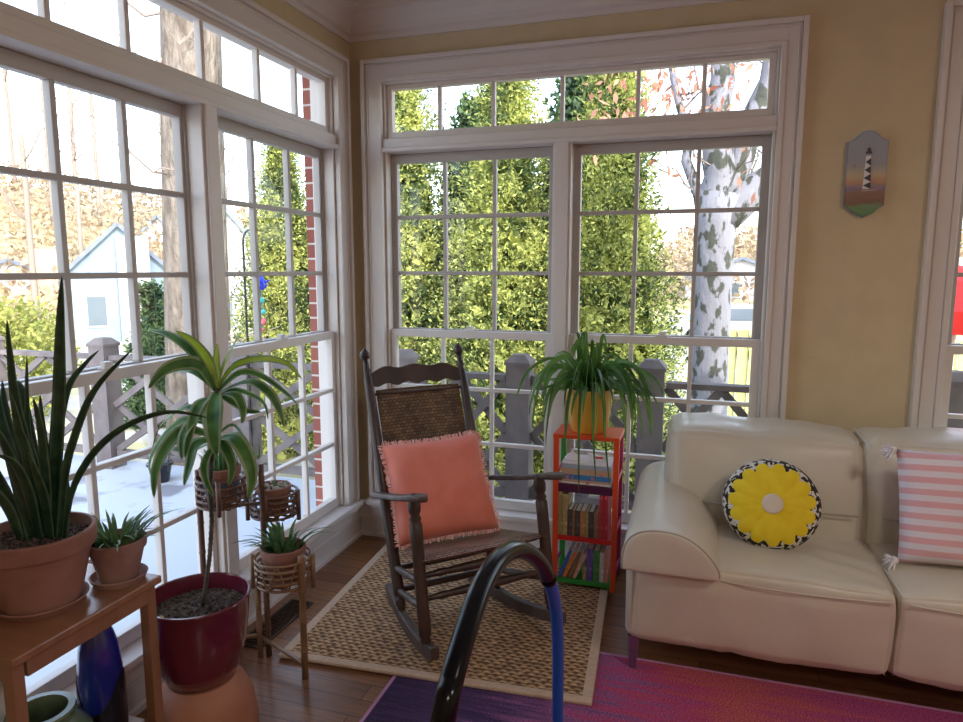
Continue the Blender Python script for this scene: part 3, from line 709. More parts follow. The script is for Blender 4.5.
t = thing('game_box', 'flat tan box with a blue stripe on the purple shelf', 'box', (bx + .032, by + .014, zz))
MB().box(0, .222, 0, .16, 0, .070).build('box_base', 'tan_card', t, bevel=.002); 
MB().box(-.0008, .2228, -.0012, .0, .022, .045).build('blue_band', 'blue_card', t); MB().box(-.0008, .2228, -.001, 0, .003, .010).build('pale_band', 'white_paint', t)
for x_, z_, r_ in ((.03, .03, .009), (.036, .045, .008), (.052, .03, .008), (.12, .012, .009), (.142, .030, .010), (.18, .052, .008)): MB().ball((x_, -.0005, z_), r_ * .8, 8).build('printed_figure', 'pink_card', t, True)
t = thing('lidded_box', 'pale blue grey flat box on top of the striped box', 'box', (bx + .034, by + .016, zz + .0705)); MB().box(0, .218, 0, .15, 0, .020).build('box_base', 'grey_card', t, bevel=.002); MB().box(.001, .217, .001, .149, .020, .028).build('lid', 'white_plastic', t, bevel=.002)
t = thing('toy_boat', 'white paper boat toy with a red mark on the purple shelf boxes', 'toy', (bx + .19, by + .07, zz + .099)); MB().prism([(-.045, .032), (-.028, 0), (.028, 0), (.045, .028), (.01, .024)], -.015, .015).build('hull', 'white_plastic', t); MB().box(-.01, .022, -.018, .0, .016, .024).build('mark', 'red_paint', t)
t = thing('glass_dish', 'small pale blue dish upside down on the purple shelf boxes', 'dish', (bx + .075, by + .06, zz + .099)); MB().lathe([(.036, 0), (.034, .012), (.016, .028), (.006, .034), (.006, .05), (.01, .052), (0, .053)], seg=20).build('bowl', 'white_plastic', t, True)

# ---------------------------------------------------------------- wall plaque
t = thing('wall_plaque', 'painted lighthouse plaque with scalloped ends hanging on the yellow wall', 'plaque', (2.371, -.016, 1.84))
hw, hh = .074, .176
out = [(-hw, -.128), (-hw, .128), (-hw * .72, .135), (-hw * .55, .150), (-hw * .3, .166), (0, .172), (hw * .3, .166), (hw * .55, .150), (hw * .72, .135), (hw, .128), (hw, -.128), (hw * .75, -.138), (hw * .5, -.158), (0, -.176), (-hw * .5, -.158), (-hw * .75, -.138)]
MB().prism(out, -.010, .014).build('board', 'painted_sunset', t, bevel=.003)
MB().prism([(x * 1.03, z * 1.02) for x, z in out], .002, .013).build('edge', 'plaque_edge', t)
cx = .004
w_ = lambda z: .0085 + .0065 * (.078 - z) / .14
MB().prism([(cx - w_(-.062), -.062), (cx + w_(-.062), -.062), (cx + w_(.07), .07), (cx - w_(.07), .07)], -.0115, -.010).build('tower', 'white_paint', t)
m = MB(); zs = [.062, .030, -.002, -.034, -.062]
for k in range(4):
    z1, z0 = zs[k], zs[k + 1]; zm = (z0 + z1) / 2
    m.prism([(cx + w_(z1), z1), (cx + w_(z0), z0), (cx - w_(zm), zm)], -.0125, -.0115)
m.box(cx - .012, cx + .012, -.0125, -.0115, .078, .086); m.prism([(cx - .008, .086), (cx + .008, .086), (cx + .007, .098), (cx, .105), (cx - .007, .098)], -.0125, -.0115); m.build('black_diamonds', 'black_paint', t)
m = MB(); m.prism([(-.052, .036), (-.044, .032), (-.038, .040), (-.044, .028)], -.0115, -.010); m.build('bird', 'red_paint', t)
MB().prism([(cx - .02, -.066), (cx + .035, -.064), (cx + .035, -.069), (cx - .018, -.071)], -.0115, -.010).build('path', 'tan_card', t)

# ---------------------------------------------------------------- plant table and what stands on it
t = thing('plant_table', 'reddish maple side table under the terracotta pots by the left windows', 'table', (0, 0, 0))
MB().box(.045, .326, -2.222, -1.782, .578, .600).build('tabletop', 'maple_wood', t, bevel=.004)
m = MB(); m.box(.075, .09, -2.18, -1.82, .535, .578).box(.300, .315, -2.18, -1.82, .535, .578).box(.10, .29, -2.212, -2.198, .535, .578).box(.10, .29, -1.806, -1.792, .535, .578); m.build('apron', 'maple_wood', t)
for x in (.068, .282):
    for y in (-2.216, -1.825): MB().box(x, x + .031, y, y + .031, 0, .578).build('leg', 'maple_wood', t, bevel=.003)
def pot(name, label, cat, loc, prof, material, soil_r, soil_z, group=None, foliage=None, soil_mat='soil'):
    t = thing(name, label, cat, loc, group=group)
    MB().lathe(prof, seg=48).build('pot', material, t, auto=40)
    m = MB(); k = 14; vs = [(0, 0, soil_z + .004)]; nn = 36
    for i in range(1, k + 1):
        for j in range(nn):
            a = 2 * PI * j / nn; r = soil_r * i / k; vs.append((r * math.cos(a), r * math.sin(a), soil_z + .006 * noise.noise(Vector((r * math.cos(a) * 60, r * math.sin(a) * 60, 2)))))
    m.add(vs, [(0, 1 + j, 1 + (j + 1) % nn) for j in range(nn)] + [(1 + (i - 1) * nn + j, 1 + i * nn + j, 1 + i * nn + (j + 1) % nn, 1 + (i - 1) * nn + (j + 1) % nn) for i in range(1, k) for j in range(nn)])
    for q in range(int(50 + 260 * (soil_r / .13) ** 2)):
        a = random.uniform(0, 2 * PI); r = soil_r * .96 * math.sqrt(random.random()); sz = random.uniform(.002, .0055)
        m.ball((r * math.cos(a), r * math.sin(a), soil_z + .003), sz, 5)
    m.build('soil', soil_mat, t)
    return t
def tpot(rt, rb, h, rimh, th=.006):
    return [(.0001, 0), (rb, 0), (rb + (rt - rb) * .78 - .0, h - rimh), (rt - .001, h - rimh + .001), (rt, h - rimh + .004), (rt + .002, h - .003), (rt - .001, h), (rt - th, h), (rt - th - .003, h - .03), (rt - th - .004, h - .04)]
def saucer(label, loc, r, mt, group=None):
    o = MB().lathe([(.0001, 0), (r * .86, 0), (r, .020), (r - .004, .022), (r * .84, .007), (.0001, .006)], seg=44).build('saucer', mt, None, auto=40, loc=loc)
    return tag(o, label, 'saucer', group)
PX, PY = .163, -2.010
saucer('large terracotta saucer under the snake plant pot on the table', (PX, PY, .6005), .105, 'terracotta')
SN = pot('potted_snake_plant', 'snake plant with long dark upright blades in a large terracotta pot on the table', 'plant', (PX, PY, .6075), tpot(.131, .086, .192, .045, .009), 'terracotta', .119, .165)
saucer('small pale terracotta saucer under the small pot on the table', (.241, -1.845, .6005), .073, 'pale_terracotta')
SU = pot('potted_succulent', 'small green succulent in a pale terracotta pot on the table', 'plant', (.241, -1.845, .6075), tpot(.074, .047, .115, .028, .006), 'pale_terracotta', .066, .095)
# under the table
t = thing('glazed_jar', 'squat dark green glazed jar on the floor under the table', 'jar', (.192, -2.065, 0))
MB().lathe([(.0001, 0), (.085, 0), (.110, .05), (.122, .14), (.122, .22), (.108, .28), (.082, .312), (.072, .32), (.072, .338), (.078, .345), (.076, .352), (.060, .352), (.056, .34), (.054, .315), (.095, .27), (.11, .18), (.095, .03), (.0001, .02)], seg=44).build('body', 'green_glaze', t, auto=50)
t = thing('glazed_vase', 'tall cobalt blue glazed vase with dark lower half under the table', 'vase', (.172, -1.868, 0))
MB().lathe([(.0001, .0), (.042, 0), (.052, .06), (.059, .16), (.060, .25), (.057, .34), (.050, .41), (.040, .45), (.030, .474), (.026, .484), (.029, .492), (.026, .494), (.021, .482), (.026, .465), (.045, .38), (.05, .2), (.0001, .04)], seg=44).build('body', 'cobalt_glaze', t, auto=50)
nn = 44; vs = []
for i, z in enumerate((0, .06, .16, .24, 1)):
    for k in range(nn):
        a = 2 * PI * k / nn; zz_ = z if z < 1 else .285 + .05 * math.sin(a * 2 + .6)
        r = np.interp(zz_, [0, .06, .16, .25, .34, .41], [.042, .052, .059, .060, .057, .05]) + .0018; vs.append((r * math.cos(a), r * math.sin(a), zz_ + .0005))
MB().add(vs, [(i * nn + k, i * nn + (k + 1) % nn, (i + 1) * nn + (k + 1) % nn, (i + 1) * nn + k) for i in range(4) for k in range(nn)]).build('dark_glaze_band', 'dark_glaze', t, True)
t = thing('storage_box', 'low white box on the floor behind the table leg', 'box', (.084, -1.725, 0)); MB().box(-.035, .045, -.06, .035, 0, .045).build('box_base', 'white_plastic', t, bevel=.003); MB().box(-.038, .048, -.063, .038, .045, .055).build('lid', 'white_plastic', t, bevel=.003)

# upside down pot carrying the burgundy planter
o = MB().lathe([(.162, 0), (.164, .0), (.164, .035), (.160, .04), (.152, .10), (.128, .150), (.104, .172), (.10, .176), (.0001, .176)], seg=56).build('upturned_pot', 'orange_terracotta', None, auto=40, loc=(.283, -1.60, 0)); tag(o, 'large upturned terracotta pot under the burgundy planter', 'pot')
DR = pot('potted_dracaena', 'tall dracaena with drooping striped leaves in a burgundy glazed planter', 'plant', (.283, -1.60, .1765), [(.0001, 0), (.085, 0), (.105, .012), (.126, .06), (.142, .14), (.150, .21), (.154, .262), (.157, .268), (.155, .272), (.149, .272), (.146, .262), (.142, .22), (.139, .20)], 'burgundy_glaze', .141, .222)
MB().ball((-.058, -.092, .232), .0095, 10, sz=.6).build('pebble', 'tan_pebble', DR, True)

# ---------------------------------------------------------------- bamboo plant stand with three baskets
t = thing('plant_stand', 'bamboo plant stand with three round baskets at different heights by the left windows', 'plant stand', (0, 0, 0))
def bam(a, b, r, mt, nodes=.11, name='pole'):
    a = Vector(a); b = Vector(b); L = (b - a).length; m = MB(); pts = []; rr = []; k = 0; q = 0
    while q < L:
        for dq, dr_ in ((0, 1), (nodes - .008, .97), (nodes - .004, 1.18), (nodes, 1.0)):
            if q + dq < L: pts.append(a.lerp(b, (q + dq) / L)); rr.append(r * dr_)
        q += nodes + .001
    pts.append(b); rr.append(r); m.tube(pts, rr, 10); return m.build(name, mt, t, True)
P1 = (.068, -1.318); P2 = (.238, -1.192); P4 = (.212, -1.200); P3 = (.447, -1.277)
bam((*P1, 0), (*P1, .745), .0108, 'dark_bamboo'); bam((*P2, 0), (*P2, .745), .0112, 'dark_bamboo'); bam((P4[0], P4[1] - .008, 0), (P4[0], P4[1] - .008, .34), .0105, 'bamboo'); bam((*P3, 0), (*P3, .462), .0122, 'bamboo')
bam((*P4, .075), (P3[0] - .005, P3[1], .055), .0075, 'bamboo', name='brace'); bam((*P4, .085), (*P1, .085), .0075, 'bamboo', name='brace'); bam((P2[0], P2[1], .60), (P1[0], P1[1], .60), .006, 'dark_bamboo', name='brace')
def basket(cx, cy, z0, z1, r, mt, stubs):
    m = MB(); ring = lambda z, rr, th=.0055: m.tube([(cx + rr * math.cos(2 * PI * k / 36), cy + rr * math.sin(2 * PI * k / 36), z) for k in range(37)], th, 8, caps=False)
    for q in range(5): ring(z0 + (z1 - z0) * q / 4, r * (1 - .05 * (4 - q) / 4), .0062 if q in (1, 3) else .005)
    # interlaced loops between the hoops
    n = 120; L1 = [(cx + r * math.cos(2 * PI * k / n), cy + r * math.sin(2 * PI * k / n), (z0 + z1) / 2 + (z1 - z0) * .44 * math.sin(2 * PI * k / n * 9)) for k in range(n + 1)]
    m.tube(L1, .0035, 6, caps=False)
    for q in range(-2, 3):
        w = math.sqrt(max(0, r * r * .9 - (q * r * .4) ** 2)); m.tube([(cx + q * r * .4, cy - w, z0), (cx + q * r * .4, cy + w, z0)], .004, 6)
    for q in range(-1, 2):
        w = math.sqrt(max(0, r * r * .9 - (q * r * .5) ** 2)); m.tube([(cx - w, cy + q * r * .5, z0 - .006), (cx + w, cy + q * r * .5, z0 - .006)], .004, 6)
    b = m.build('basket', mt, t, True)
    for a in stubs:
        c = (cx + (r + .010) * math.cos(a), cy + (r + .010) * math.sin(a)); s_ = MB(); s_.tube([(*c, z0 - .02), (*c, z1 + .012)], .0085, 10); s_.build('upright', mt, b, True)
B1 = (.148, -1.300); B2 = (.212, -1.083); B3 = (.350, -1.238)
basket(*B1, .628, .722, .082, 'dark_bamboo', (-1.0, 1.6, 2.6)); basket(*B2, .520, .605, .088, 'dark_bamboo', (.15, -2.6, -1.3)); basket(*B3, .338, .430, .098, 'bamboo', (-2.65, 1.7, .2))
K1 = pot('potted_grass_plant', 'grassy green plant in a terracotta pot with blue bands in the top bamboo basket', 'plant', (*B1, .634), tpot(.069, .046, .128, .03), 'terracotta', .061, .108)
for z0, z1 in ((.025, .040), (.055, .078)):
    ra = np.interp(z0, [0, .098], [.046, .0640]); rb = np.interp(z1, [0, .098], [.046, .0640]); MB().lathe([(ra + .0012, z0), (rb + .0012, z1)], seg=40).build('blue_band', 'blue_glaze', K1, True)
K2 = pot('potted_pebble_succulent', 'small succulent with pale pebbles in a terracotta pot in the bamboo basket nearest the glass', 'plant', (*B2, .526), tpot(.064, .045, .105, .026), 'terracotta', .057, .088)
for q in range(26):
    a = random.uniform(0, 2 * PI); r = .052 * math.sqrt(random.random()); MB().ball((r * math.cos(a), r * math.sin(a), .095 + random.uniform(0, .006)), random.uniform(.007, .011), 8, sz=.7).build('pebble', 'pebble', K2, True)
K3 = pot('potted_aloe', 'spiky aloe in a terracotta pot in the lowest bamboo basket', 'plant', (*B3, .344), tpot(.078, .056, .125, .035), 'terracotta', .070, .105)

# ---------------------------------------------------------------- leaves
def spikes(parent, n, z, r0, length, w, spread, mt, seed=1, up=1.0, ml=None):
    R_ = random.Random(seed); m = MB()
    for k in range(n):
        a = R_.uniform(0, 2 * PI); r = r0 * math.sqrt(R_.random()); L = length * R_.uniform(.55, 1.1); s = spread * R_.uniform(.3, 1.2); d = Vector((math.cos(a), math.sin(a), 0))
        p0 = d * r + Vector((0, 0, z)); p1 = p0 + d * L * s * .35 + Vector((0, 0, L * .5 * up)); p2 = p0 + d * L * s * .8 + Vector((0, 0, L * .85 * up * (1 - .3 * s)))
        m.blade([p0, p1, p2], w * R_.uniform(.7, 1.1), lambda t: (1 - t ** 1.8) * .95 + .04, .35, steps=7, strips=2, m_out=0)
    return m.build('foliage', ml or mt, parent, True)
spikes(SU, 80, .090, .05, .15, .014, 1.0, 'succulent_green', 3, .72)
spikes(K1, 90, .106, .05, .115, .009, .45, 'succulent_green', 4, 1)
spikes(K2, 26, .090, .035, .05, .010, 1.2, 'succulent_green', 5, .6)
spikes(K3, 50, .103, .055, .165, .018, .9, 'aloe_green', 6, .75)
# leaf paths (metres) of the dracaena and the snake plant
DRAC= [([(0.35, -1.555, 1.103), (0.268, -1.533, 1.188), (0.169, -1.522, 1.243), (0.077, -1.513, 1.258)], 0.0391), ([(0.359, -1.553, 1.103), (0.343, -1.568, 1.18), (0.313, -1.59, 1.236), (0.278, -1.618, 1.27)], 0.0331), ([(0.362, -1.553, 1.094), (0.354, -1.547, 1.154), (0.353, -1.536, 1.228)], 0.0271), ([(0.365, -1.552, 1.094), (0.408, -1.569, 1.177), (0.439, -1.525, 1.269)], 0.0301), ([(0.367, -1.55, 1.103), (0.424, -1.55, 1.164), (0.515, -1.544, 1.188), (0.602, -1.545, 1.177), (0.657, -1.56, 1.135)], 0.0241), ([(0.354, -1.556, 1.088), (0.328, -1.585, 1.164), (0.293, -1.626, 1.174), (0.259, -1.661, 1.154), (0.238, -1.695, 1.109)], 0.0451), ([(0.356, -1.555, 1.088), (0.275, -1.546, 1.138), (0.184, -1.54, 1.13), (0.09, -1.532, 1.099)], 0.0331), ([(0.365, -1.553, 1.088), (0.404, -1.502, 1.135), (0.45, -1.458, 1.118), (0.5, -1.418, 1.066), (0.524, -1.385, 1.023)], 0.0271), ([(0.368, -1.553, 1.082), (0.468, -1.543, 1.116), (0.541, -1.551, 1.086), (0.569, -1.549, 1.039), (0.585, -1.551, 0.99)], 0.0331), ([(0.374, -1.552, 1.074), (0.394, -1.503, 1.078), (0.45, -1.463, 1.04), (0.462, -1.453, 0.981)], 0.0271), ([(0.366, -1.555, 1.074), (0.395, -1.535, 1.05), (0.431, -1.513, 1.02), (0.464, -1.49, 1.015)], 0.0271), ([(0.357, -1.556, 1.082), (0.398, -1.62, 1.037), (0.428, -1.661, 0.98), (0.447, -1.677, 0.927)], 0.0632), ([(0.374, -1.552, 1.074), (0.432, -1.562, 1.076), (0.466, -1.578, 1.039), (0.473, -1.595, 1.001)], 0.0301), ([(0.346, -1.562, 1.065), (0.349, -1.619, 1.054), (0.353, -1.66, 1.004), (0.347, -1.689, 0.913)], 0.0421), ([(0.35, -1.574, 0.969), (0.35, -1.632, 1.012), (0.341, -1.682, 0.976), (0.353, -1.708, 0.913)], 0.0451), ([(0.346, -1.573, 0.984), (0.26, -1.583, 0.996), (0.185, -1.6, 0.932), (0.142, -1.609, 0.852), (0.149, -1.604, 0.755)], 0.0271), ([(0.348, -1.578, 0.951), (0.294, -1.623, 0.976), (0.264, -1.67, 0.931), (0.254, -1.704, 0.868), (0.267, -1.73, 0.8)], 0.0421), ([(0.351, -1.578, 0.939), (0.32, -1.611, 0.93), (0.314, -1.634, 0.874), (0.305, -1.653, 0.815)], 0.0421), ([(0.349, -1.58, 0.93), (0.261, -1.571, 0.893), (0.187, -1.563, 0.891), (0.163, -1.56, 0.817)], 0.0241), ([(0.363, -1.575, 0.939), (0.437, -1.591, 0.955), (0.5, -1.619, 0.917), (0.526, -1.631, 0.854), (0.523, -1.65, 0.797)], 0.0481), ([(0.363, -1.576, 0.933), (0.356, -1.62, 0.883), (0.377, -1.645, 0.838), (0.411, -1.655, 0.793)], 0.0241), ([(0.365, -1.572, 0.951), (0.391, -1.534, 0.978), (0.415, -1.507, 0.927), (0.443, -1.486, 0.866), (0.431, -1.461, 0.917)], 0.018), ([(0.368, -1.572, 0.945), (0.41, -1.591, 0.917), (0.442, -1.609, 0.87), (0.442, -1.63, 0.821)], 0.0331), ([(0.344, -1.577, 0.963), (0.272, -1.564, 1.03), (0.191, -1.568, 0.994), (0.139, -1.565, 0.945), (0.105, -1.559, 0.877)], 0.0301)]
STEM= [(0.3, -1.598, 0.411), (0.313, -1.595, 0.48), (0.327, -1.587, 0.576), (0.335, -1.579, 0.687), (0.332, -1.576, 0.781), (0.338, -1.571, 0.874), (0.349, -1.565, 0.967), (0.359, -1.554, 1.094)]
SNAKE= [([(0.198, -1.995, 0.81), (0.202, -1.974, 0.947), (0.204, -1.948, 1.122), (0.199, -1.925, 1.297), (0.196, -1.907, 1.431)], 0.0378), ([(0.17, -2.006, 0.798), (0.151, -2.0, 0.976), (0.124, -2.001, 1.127), (0.107, -1.992, 1.329)], 0.0327), ([(0.146, -2.013, 0.798), (0.087, -1.99, 0.941), (0.028, -1.97, 1.063), (-0.034, -1.943, 1.239)], 0.0352), ([(0.189, -1.999, 0.803), (0.128, -1.963, 0.937), (0.064, -1.931, 1.11), (0.025, -1.915, 1.159)], 0.0252), ([(0.212, -1.989, 0.818), (0.235, -1.974, 0.95), (0.272, -1.955, 1.077), (0.323, -1.942, 1.165), (0.416, -1.916, 1.258)], 0.0201), ([(0.205, -1.992, 0.818), (0.182, -1.948, 0.991), (0.178, -1.901, 1.138), (0.203, -1.869, 1.2), (0.226, -1.841, 1.237)], 0.0176), ([(0.222, -1.986, 0.818), (0.253, -1.977, 0.901), (0.316, -1.956, 1.004), (0.394, -1.922, 1.068), (0.479, -1.879, 1.095), (0.566, -1.841, 1.077)], 0.0176), ([(0.179, -2.002, 0.803), (0.154, -1.989, 0.947), (0.13, -1.982, 1.047), (0.12, -1.959, 1.234)], 0.0201), ([(0.16, -2.009, 0.798), (0.149, -2.032, 0.908), (0.137, -2.048, 1.013), (0.117, -2.065, 1.09)], 0.0327), ([(0.174, -2.004, 0.798), (0.182, -2.021, 0.908), (0.17, -2.031, 1.036), (0.155, -2.034, 1.147)], 0.0352), ([(0.134, -2.018, 0.793), (0.082, -2.009, 0.868), (0.026, -1.999, 0.938), (-0.034, -1.986, 1.009)], 0.0302), ([(0.186, -2.0, 0.803), (0.213, -2.015, 0.935), (0.22, -2.022, 1.063), (0.213, -2.027, 1.142)], 0.0252), ([(0.146, -2.013, 0.798), (0.089, -1.973, 0.91), (0.023, -1.948, 1.031), (-0.015, -1.927, 1.159)], 0.0352), ([(0.217, -1.988, 0.818), (0.183, -1.947, 0.884), (0.175, -1.907, 0.98), (0.176, -1.884, 1.041)], 0.0151), ([(0.165, -2.007, 0.798), (0.187, -2.042, 0.903), (0.183, -2.066, 0.985), (0.154, -2.086, 1.012)], 0.0302), ([(0.122, -2.022, 0.79), (0.103, -2.033, 0.852), (0.073, -2.045, 0.905), (0.037, -2.056, 0.956)], 0.0302), ([(0.207, -1.992, 0.813), (0.171, -1.967, 0.916), (0.133, -1.944, 1.065), (0.119, -1.932, 1.127)], 0.0176), ([(0.193, -1.997, 0.808), (0.218, -2.027, 0.888), (0.225, -2.047, 0.958), (0.217, -2.055, 1.016)], 0.0252), ([(0.222, -1.986, 0.818), (0.182, -1.937, 0.854), (0.14, -1.906, 0.922), (0.116, -1.893, 0.965)], 0.0302)]
def rel(pts, o): return [Vector(p) - Vector(o.location) for p in pts]
m = MB(); st_ = rel(STEM, DR); m.tube(st_, [.0072, .0068, .0065, .0065, .0065, .0075, .009, .008], 10)
for k in range(40):
    q = k / 40 * 6.6; i = int(q); p = st_[i].lerp(st_[i + 1], q - i); m.tube([p - Vector((0, 0, .001)), p + Vector((0, 0, .0015))], .0080, 10)
m.build('stem', 'plant_stem', DR, True)
m = MB(); my = MB()
for k, (pts, w) in enumerate(DRAC):
    tgt = my if k in (1, 2, 3, 4) else m
    rq = random.Random(k); tgt.blade(rel(pts, DR), w * .95, lambda t: min(1, .42 + 2.0 * t) * (1 - max(0, t - .35) ** 1.7 / .65 ** 1.7) ** .75 + .015, .3, side=(.95, .3, .1) if k == 11 else None, nrm=(.4 + rq.uniform(-.4, .4), -.7, rq.uniform(.5, 1.7)), steps=16, strips=5)
m.build('foliage', ['dracaena_green', 'dracaena_margin'], DR, True, solid=.0006); my.build('young_leaves', ['dracaena_yellow', 'dracaena_margin'], DR, True, solid=.0006)
m = MB()
for k, (pts, w) in enumerate(SNAKE):
    P = rel(pts, SN); P[0].x = max(-.085, min(.085, P[0].x)); P[0].y = max(-.07, min(.07, P[0].y)); P[0].z = .160
    m.blade(P, w, lambda t: min(1, .55 + 1.5 * t) * (1 - t ** 3.2) ** .9 + .02, .3, side=(.95, .3, 0) if w > .024 else None, nrm=(.5, -.8, .35), steps=18, strips=6)
m.build('foliage', ['snake_green', 'snake_margin'], SN, True, solid=.0012)
# strap leaved plant on the bookcase
SP = pot('potted_strap_plant', 'large green plant with long arching strap leaves in a yellow pot on the bookcase', 'plant', (1.285, -.232, .7272), [(.0001, 0), (.074, 0), (.080, .006), (.096, .08), (.104, .15), (.107, .188), (.109, .192), (.107, .196), (.101, .196), (.098, .18), (.096, .17)], 'yellow_glaze', .097, .178)
R_ = random.Random(21); m = MB()
for k in range(112):
    a = 2 * PI * (k * .618034) + R_.uniform(-.2, .2); d = Vector((math.cos(a), math.sin(a), 0))
    Lr = R_.uniform(.12, .31); rise = R_.uniform(.04, .17); drop = R_.uniform(-.04, .20)
    if k % 8 == 0: Lr = R_.uniform(.03, .14); rise = R_.uniform(.19, .27); drop = -.0
    lim = .205 if d.y > .35 else (.24 if d.y > .05 else .31)
    Lr = min(Lr, lim / 1.08)
    p0 = d * R_.uniform(.005, .04) + Vector((0, 0, .175)); p1 = p0 + d * Lr * .38 + Vector((0, 0, rise))
    p2 = p0 + d * Lr * .82 + Vector((0, 0, rise * .75 - drop * .15)) ; p3 = p0 + d * Lr * 1.0 + Vector((0, 0, rise * .2 - drop * .8)); p4 = p0 + d * Lr * 1.03 + Vector((0, 0, -drop * 1.25))
    pts = [p0, p1, p2] if drop == 0 else [p0, p1, p2, p3] if k % 2 else [p0, p1, p2, p3, p4]
    m.blade(pts, R_.uniform(.014, .022), lambda t: min(1, .5 + 2 * t) * (1 - t ** 2.2) ** .9 + .02, .3, nrm=(.3, -.5, 1), steps=12, strips=2, m_out=0)
for (ax, ay, L, zd) in ((-.02, -.11, 0, -.27), (.035, -.10, 0, -.20), (-.075, -.10, 0, -.10), (.08, -.09, 0, -.22)):
    m.blade([(ax * .2, ay * .3, .18), (ax * .7, ay * .9, .235), (ax, ay * 1.12, .14), (ax * 1.1, ay * 1.18, 0), (ax * 1.3 + .01, ay * 1.2, zd)], .017, None, .35, side=(1, 0, 0), steps=14, strips=2, m_out=0)
m.build('foliage', 'strap_green', SP, True)

# ---------------------------------------------------------------- hose in the foreground
HOSE = [([1.456, -2.702, 0.032], 0.021), ([1.326, -2.482, 0.05], 0.021), ([1.306, -2.362, 0.25], 0.021), ([1.326, -2.312, 0.47], 0.021), ([1.356, -2.282, 0.72], 0.0212), ([1.357, -2.243, 0.769], 0.0209), ([1.354, -2.164, 0.811], 0.0213), ([1.351, -2.054, 0.846], 0.0216), ([1.356, -1.945, 0.857], 0.0207), ([1.367, -1.839, 0.834], 0.02), ([1.383, -1.727, 0.768], 0.0196), ([1.392, -1.622, 0.671], 0.0191), ([1.395, -1.524, 0.535], 0.0176), ([1.389, -1.447, 0.344], 0.0171), ([1.381, -1.388, 0.109], 0.0172), ([1.391, -1.368, 0.06], 0.0155), ([1.431, -1.448, 0.024], 0.0155), ([1.521, -1.638, 0.024], 0.0155)]
HC = 11

t = thing('vacuum_hose', 'thick black hose with a blue end arching up in the foreground', 'hose', tuple(HOSE[0][0]))
def sm(P, n=8):
    P = [Vector(p) for p in P]; out = []
    for i in range(len(P) - 1):
        p0 = P[max(i - 1, 0)]; p1 = P[i]; p2 = P[i + 1]; p3 = P[min(i + 2, len(P) - 1)]
        for k in range(n): u = k / n; out.append(.5 * ((2 * p1) + (p2 - p0) * u + (2 * p0 - 5 * p1 + 4 * p2 - p3) * u * u + (3 * p1 - p0 - 3 * p2 + p3) * u ** 3))
    return out + [P[-1]]
pp = [Vector(p) - Vector(HOSE[0][0]) for p, r in HOSE]; rr = [r for p, r in HOSE]; Sx = sm(pp); Rr = [float(np.interp(i / 8, range(len(rr)), rr)) for i in range(len(Sx))]
cut = 8 * HC
MB().tube(Sx[:cut + 1], Rr[:cut + 1], 20).build('black_section', 'black_rubber', t, True); MB().tube(Sx[cut:], [r * .96 for r in Rr[cut:]], 20).build('blue_section', 'blue_hose', t, True)
m = MB(); m.tube([Sx[cut], Sx[cut + 1].lerp(Sx[cut], .4)], Rr[cut] * 1.08, 20); m.build('collar', 'black_rubber', t, True)

# ---------------------------------------------------------------- outside: deck and railing
m = MB(); m.box(-7.5, 4.8, .14, 1.16, -.24, -.15).box(-7.5, -.14, -7, .14, -.24, -.15); struct(m.build('deck', 'snowy_deck'))
struct(MB().box(-.170, -.104, -.168, .13, -1.2, 3.0).build('brick_pier', 'red_brick'))
# house roof above the room
m = MB(); m.add([(-.7, -6.3, 3.0), (5.4, -6.3, 3.0), (5.4, .7, 3.0), (-.7, .7, 3.0), (1.6, -2.8, 4.9), (3.1, -2.8, 4.9)], [(0, 1, 2, 3), (0, 1, 5, 4), (1, 2, 5), (2, 3, 4, 5), (3, 0, 4)]); struct(m.build('roof', 'roof_shingle'))
t = thing('deck_railing', 'weathered grey wooden deck railing with crossed braces outside the windows', 'railing', (0, .98, -.15))
posts = [-6.4, -5.2, -4.0, -2.76, -1.45, -.16, .66, 1.49, 2.3, 3.1, 3.95]
for x in posts:
    m = MB(); w = .076; m.box(x - w, x + w, -w, w, 0, .99)
    vs = [(x + a * w * s, b * w * s, z) for z, s in ((.99, 1.12), (1.01, 1.12), (1.055, .55)) for a, b in ((-1, -1), (1, -1), (1, 1), (-1, 1))]
    m.add(vs, [(3, 2, 1, 0), (8, 9, 10, 11)] + [(i * 4 + k, i * 4 + (k + 1) % 4, (i + 1) * 4 + (k + 1) % 4, (i + 1) * 4 + k) for i in range(2) for k in range(4)]); m.build('post', 'rail_wood', t)
for a, b in zip(posts[:-1], posts[1:]):
    a += .088; b -= .088
    MB().box(a, b, -.045, .045, .885, .92).build('top_rail', 'rail_wood', t); MB().box(a, b, -.03, .03, .10, .15).build('bottom_rail', 'rail_wood', t)
    m = MB(); z0, z1 = .15, .885; d = (b - a) * .34; e = (z1 - z0) * .5; zm = (z0 + z1) / 2
    for p, q in (((a, z0), (b, z1)), ((a, z1), (b, z0)), ((a, zm), ((a + b) / 2, z1)), (((a + b) / 2, z0), (b, zm)), ((a, zm), ((a + b) / 2, z0)), (((a + b) / 2, z1), (b, zm))):
        off = .012 if (p[1] > q[1]) else -.012
        m.bar((p[0], off, p[1]), (q[0], off, q[1]), .05, .022, up=(0, 1, 0))
    m.build('cross_brace', 'rail_wood', t)
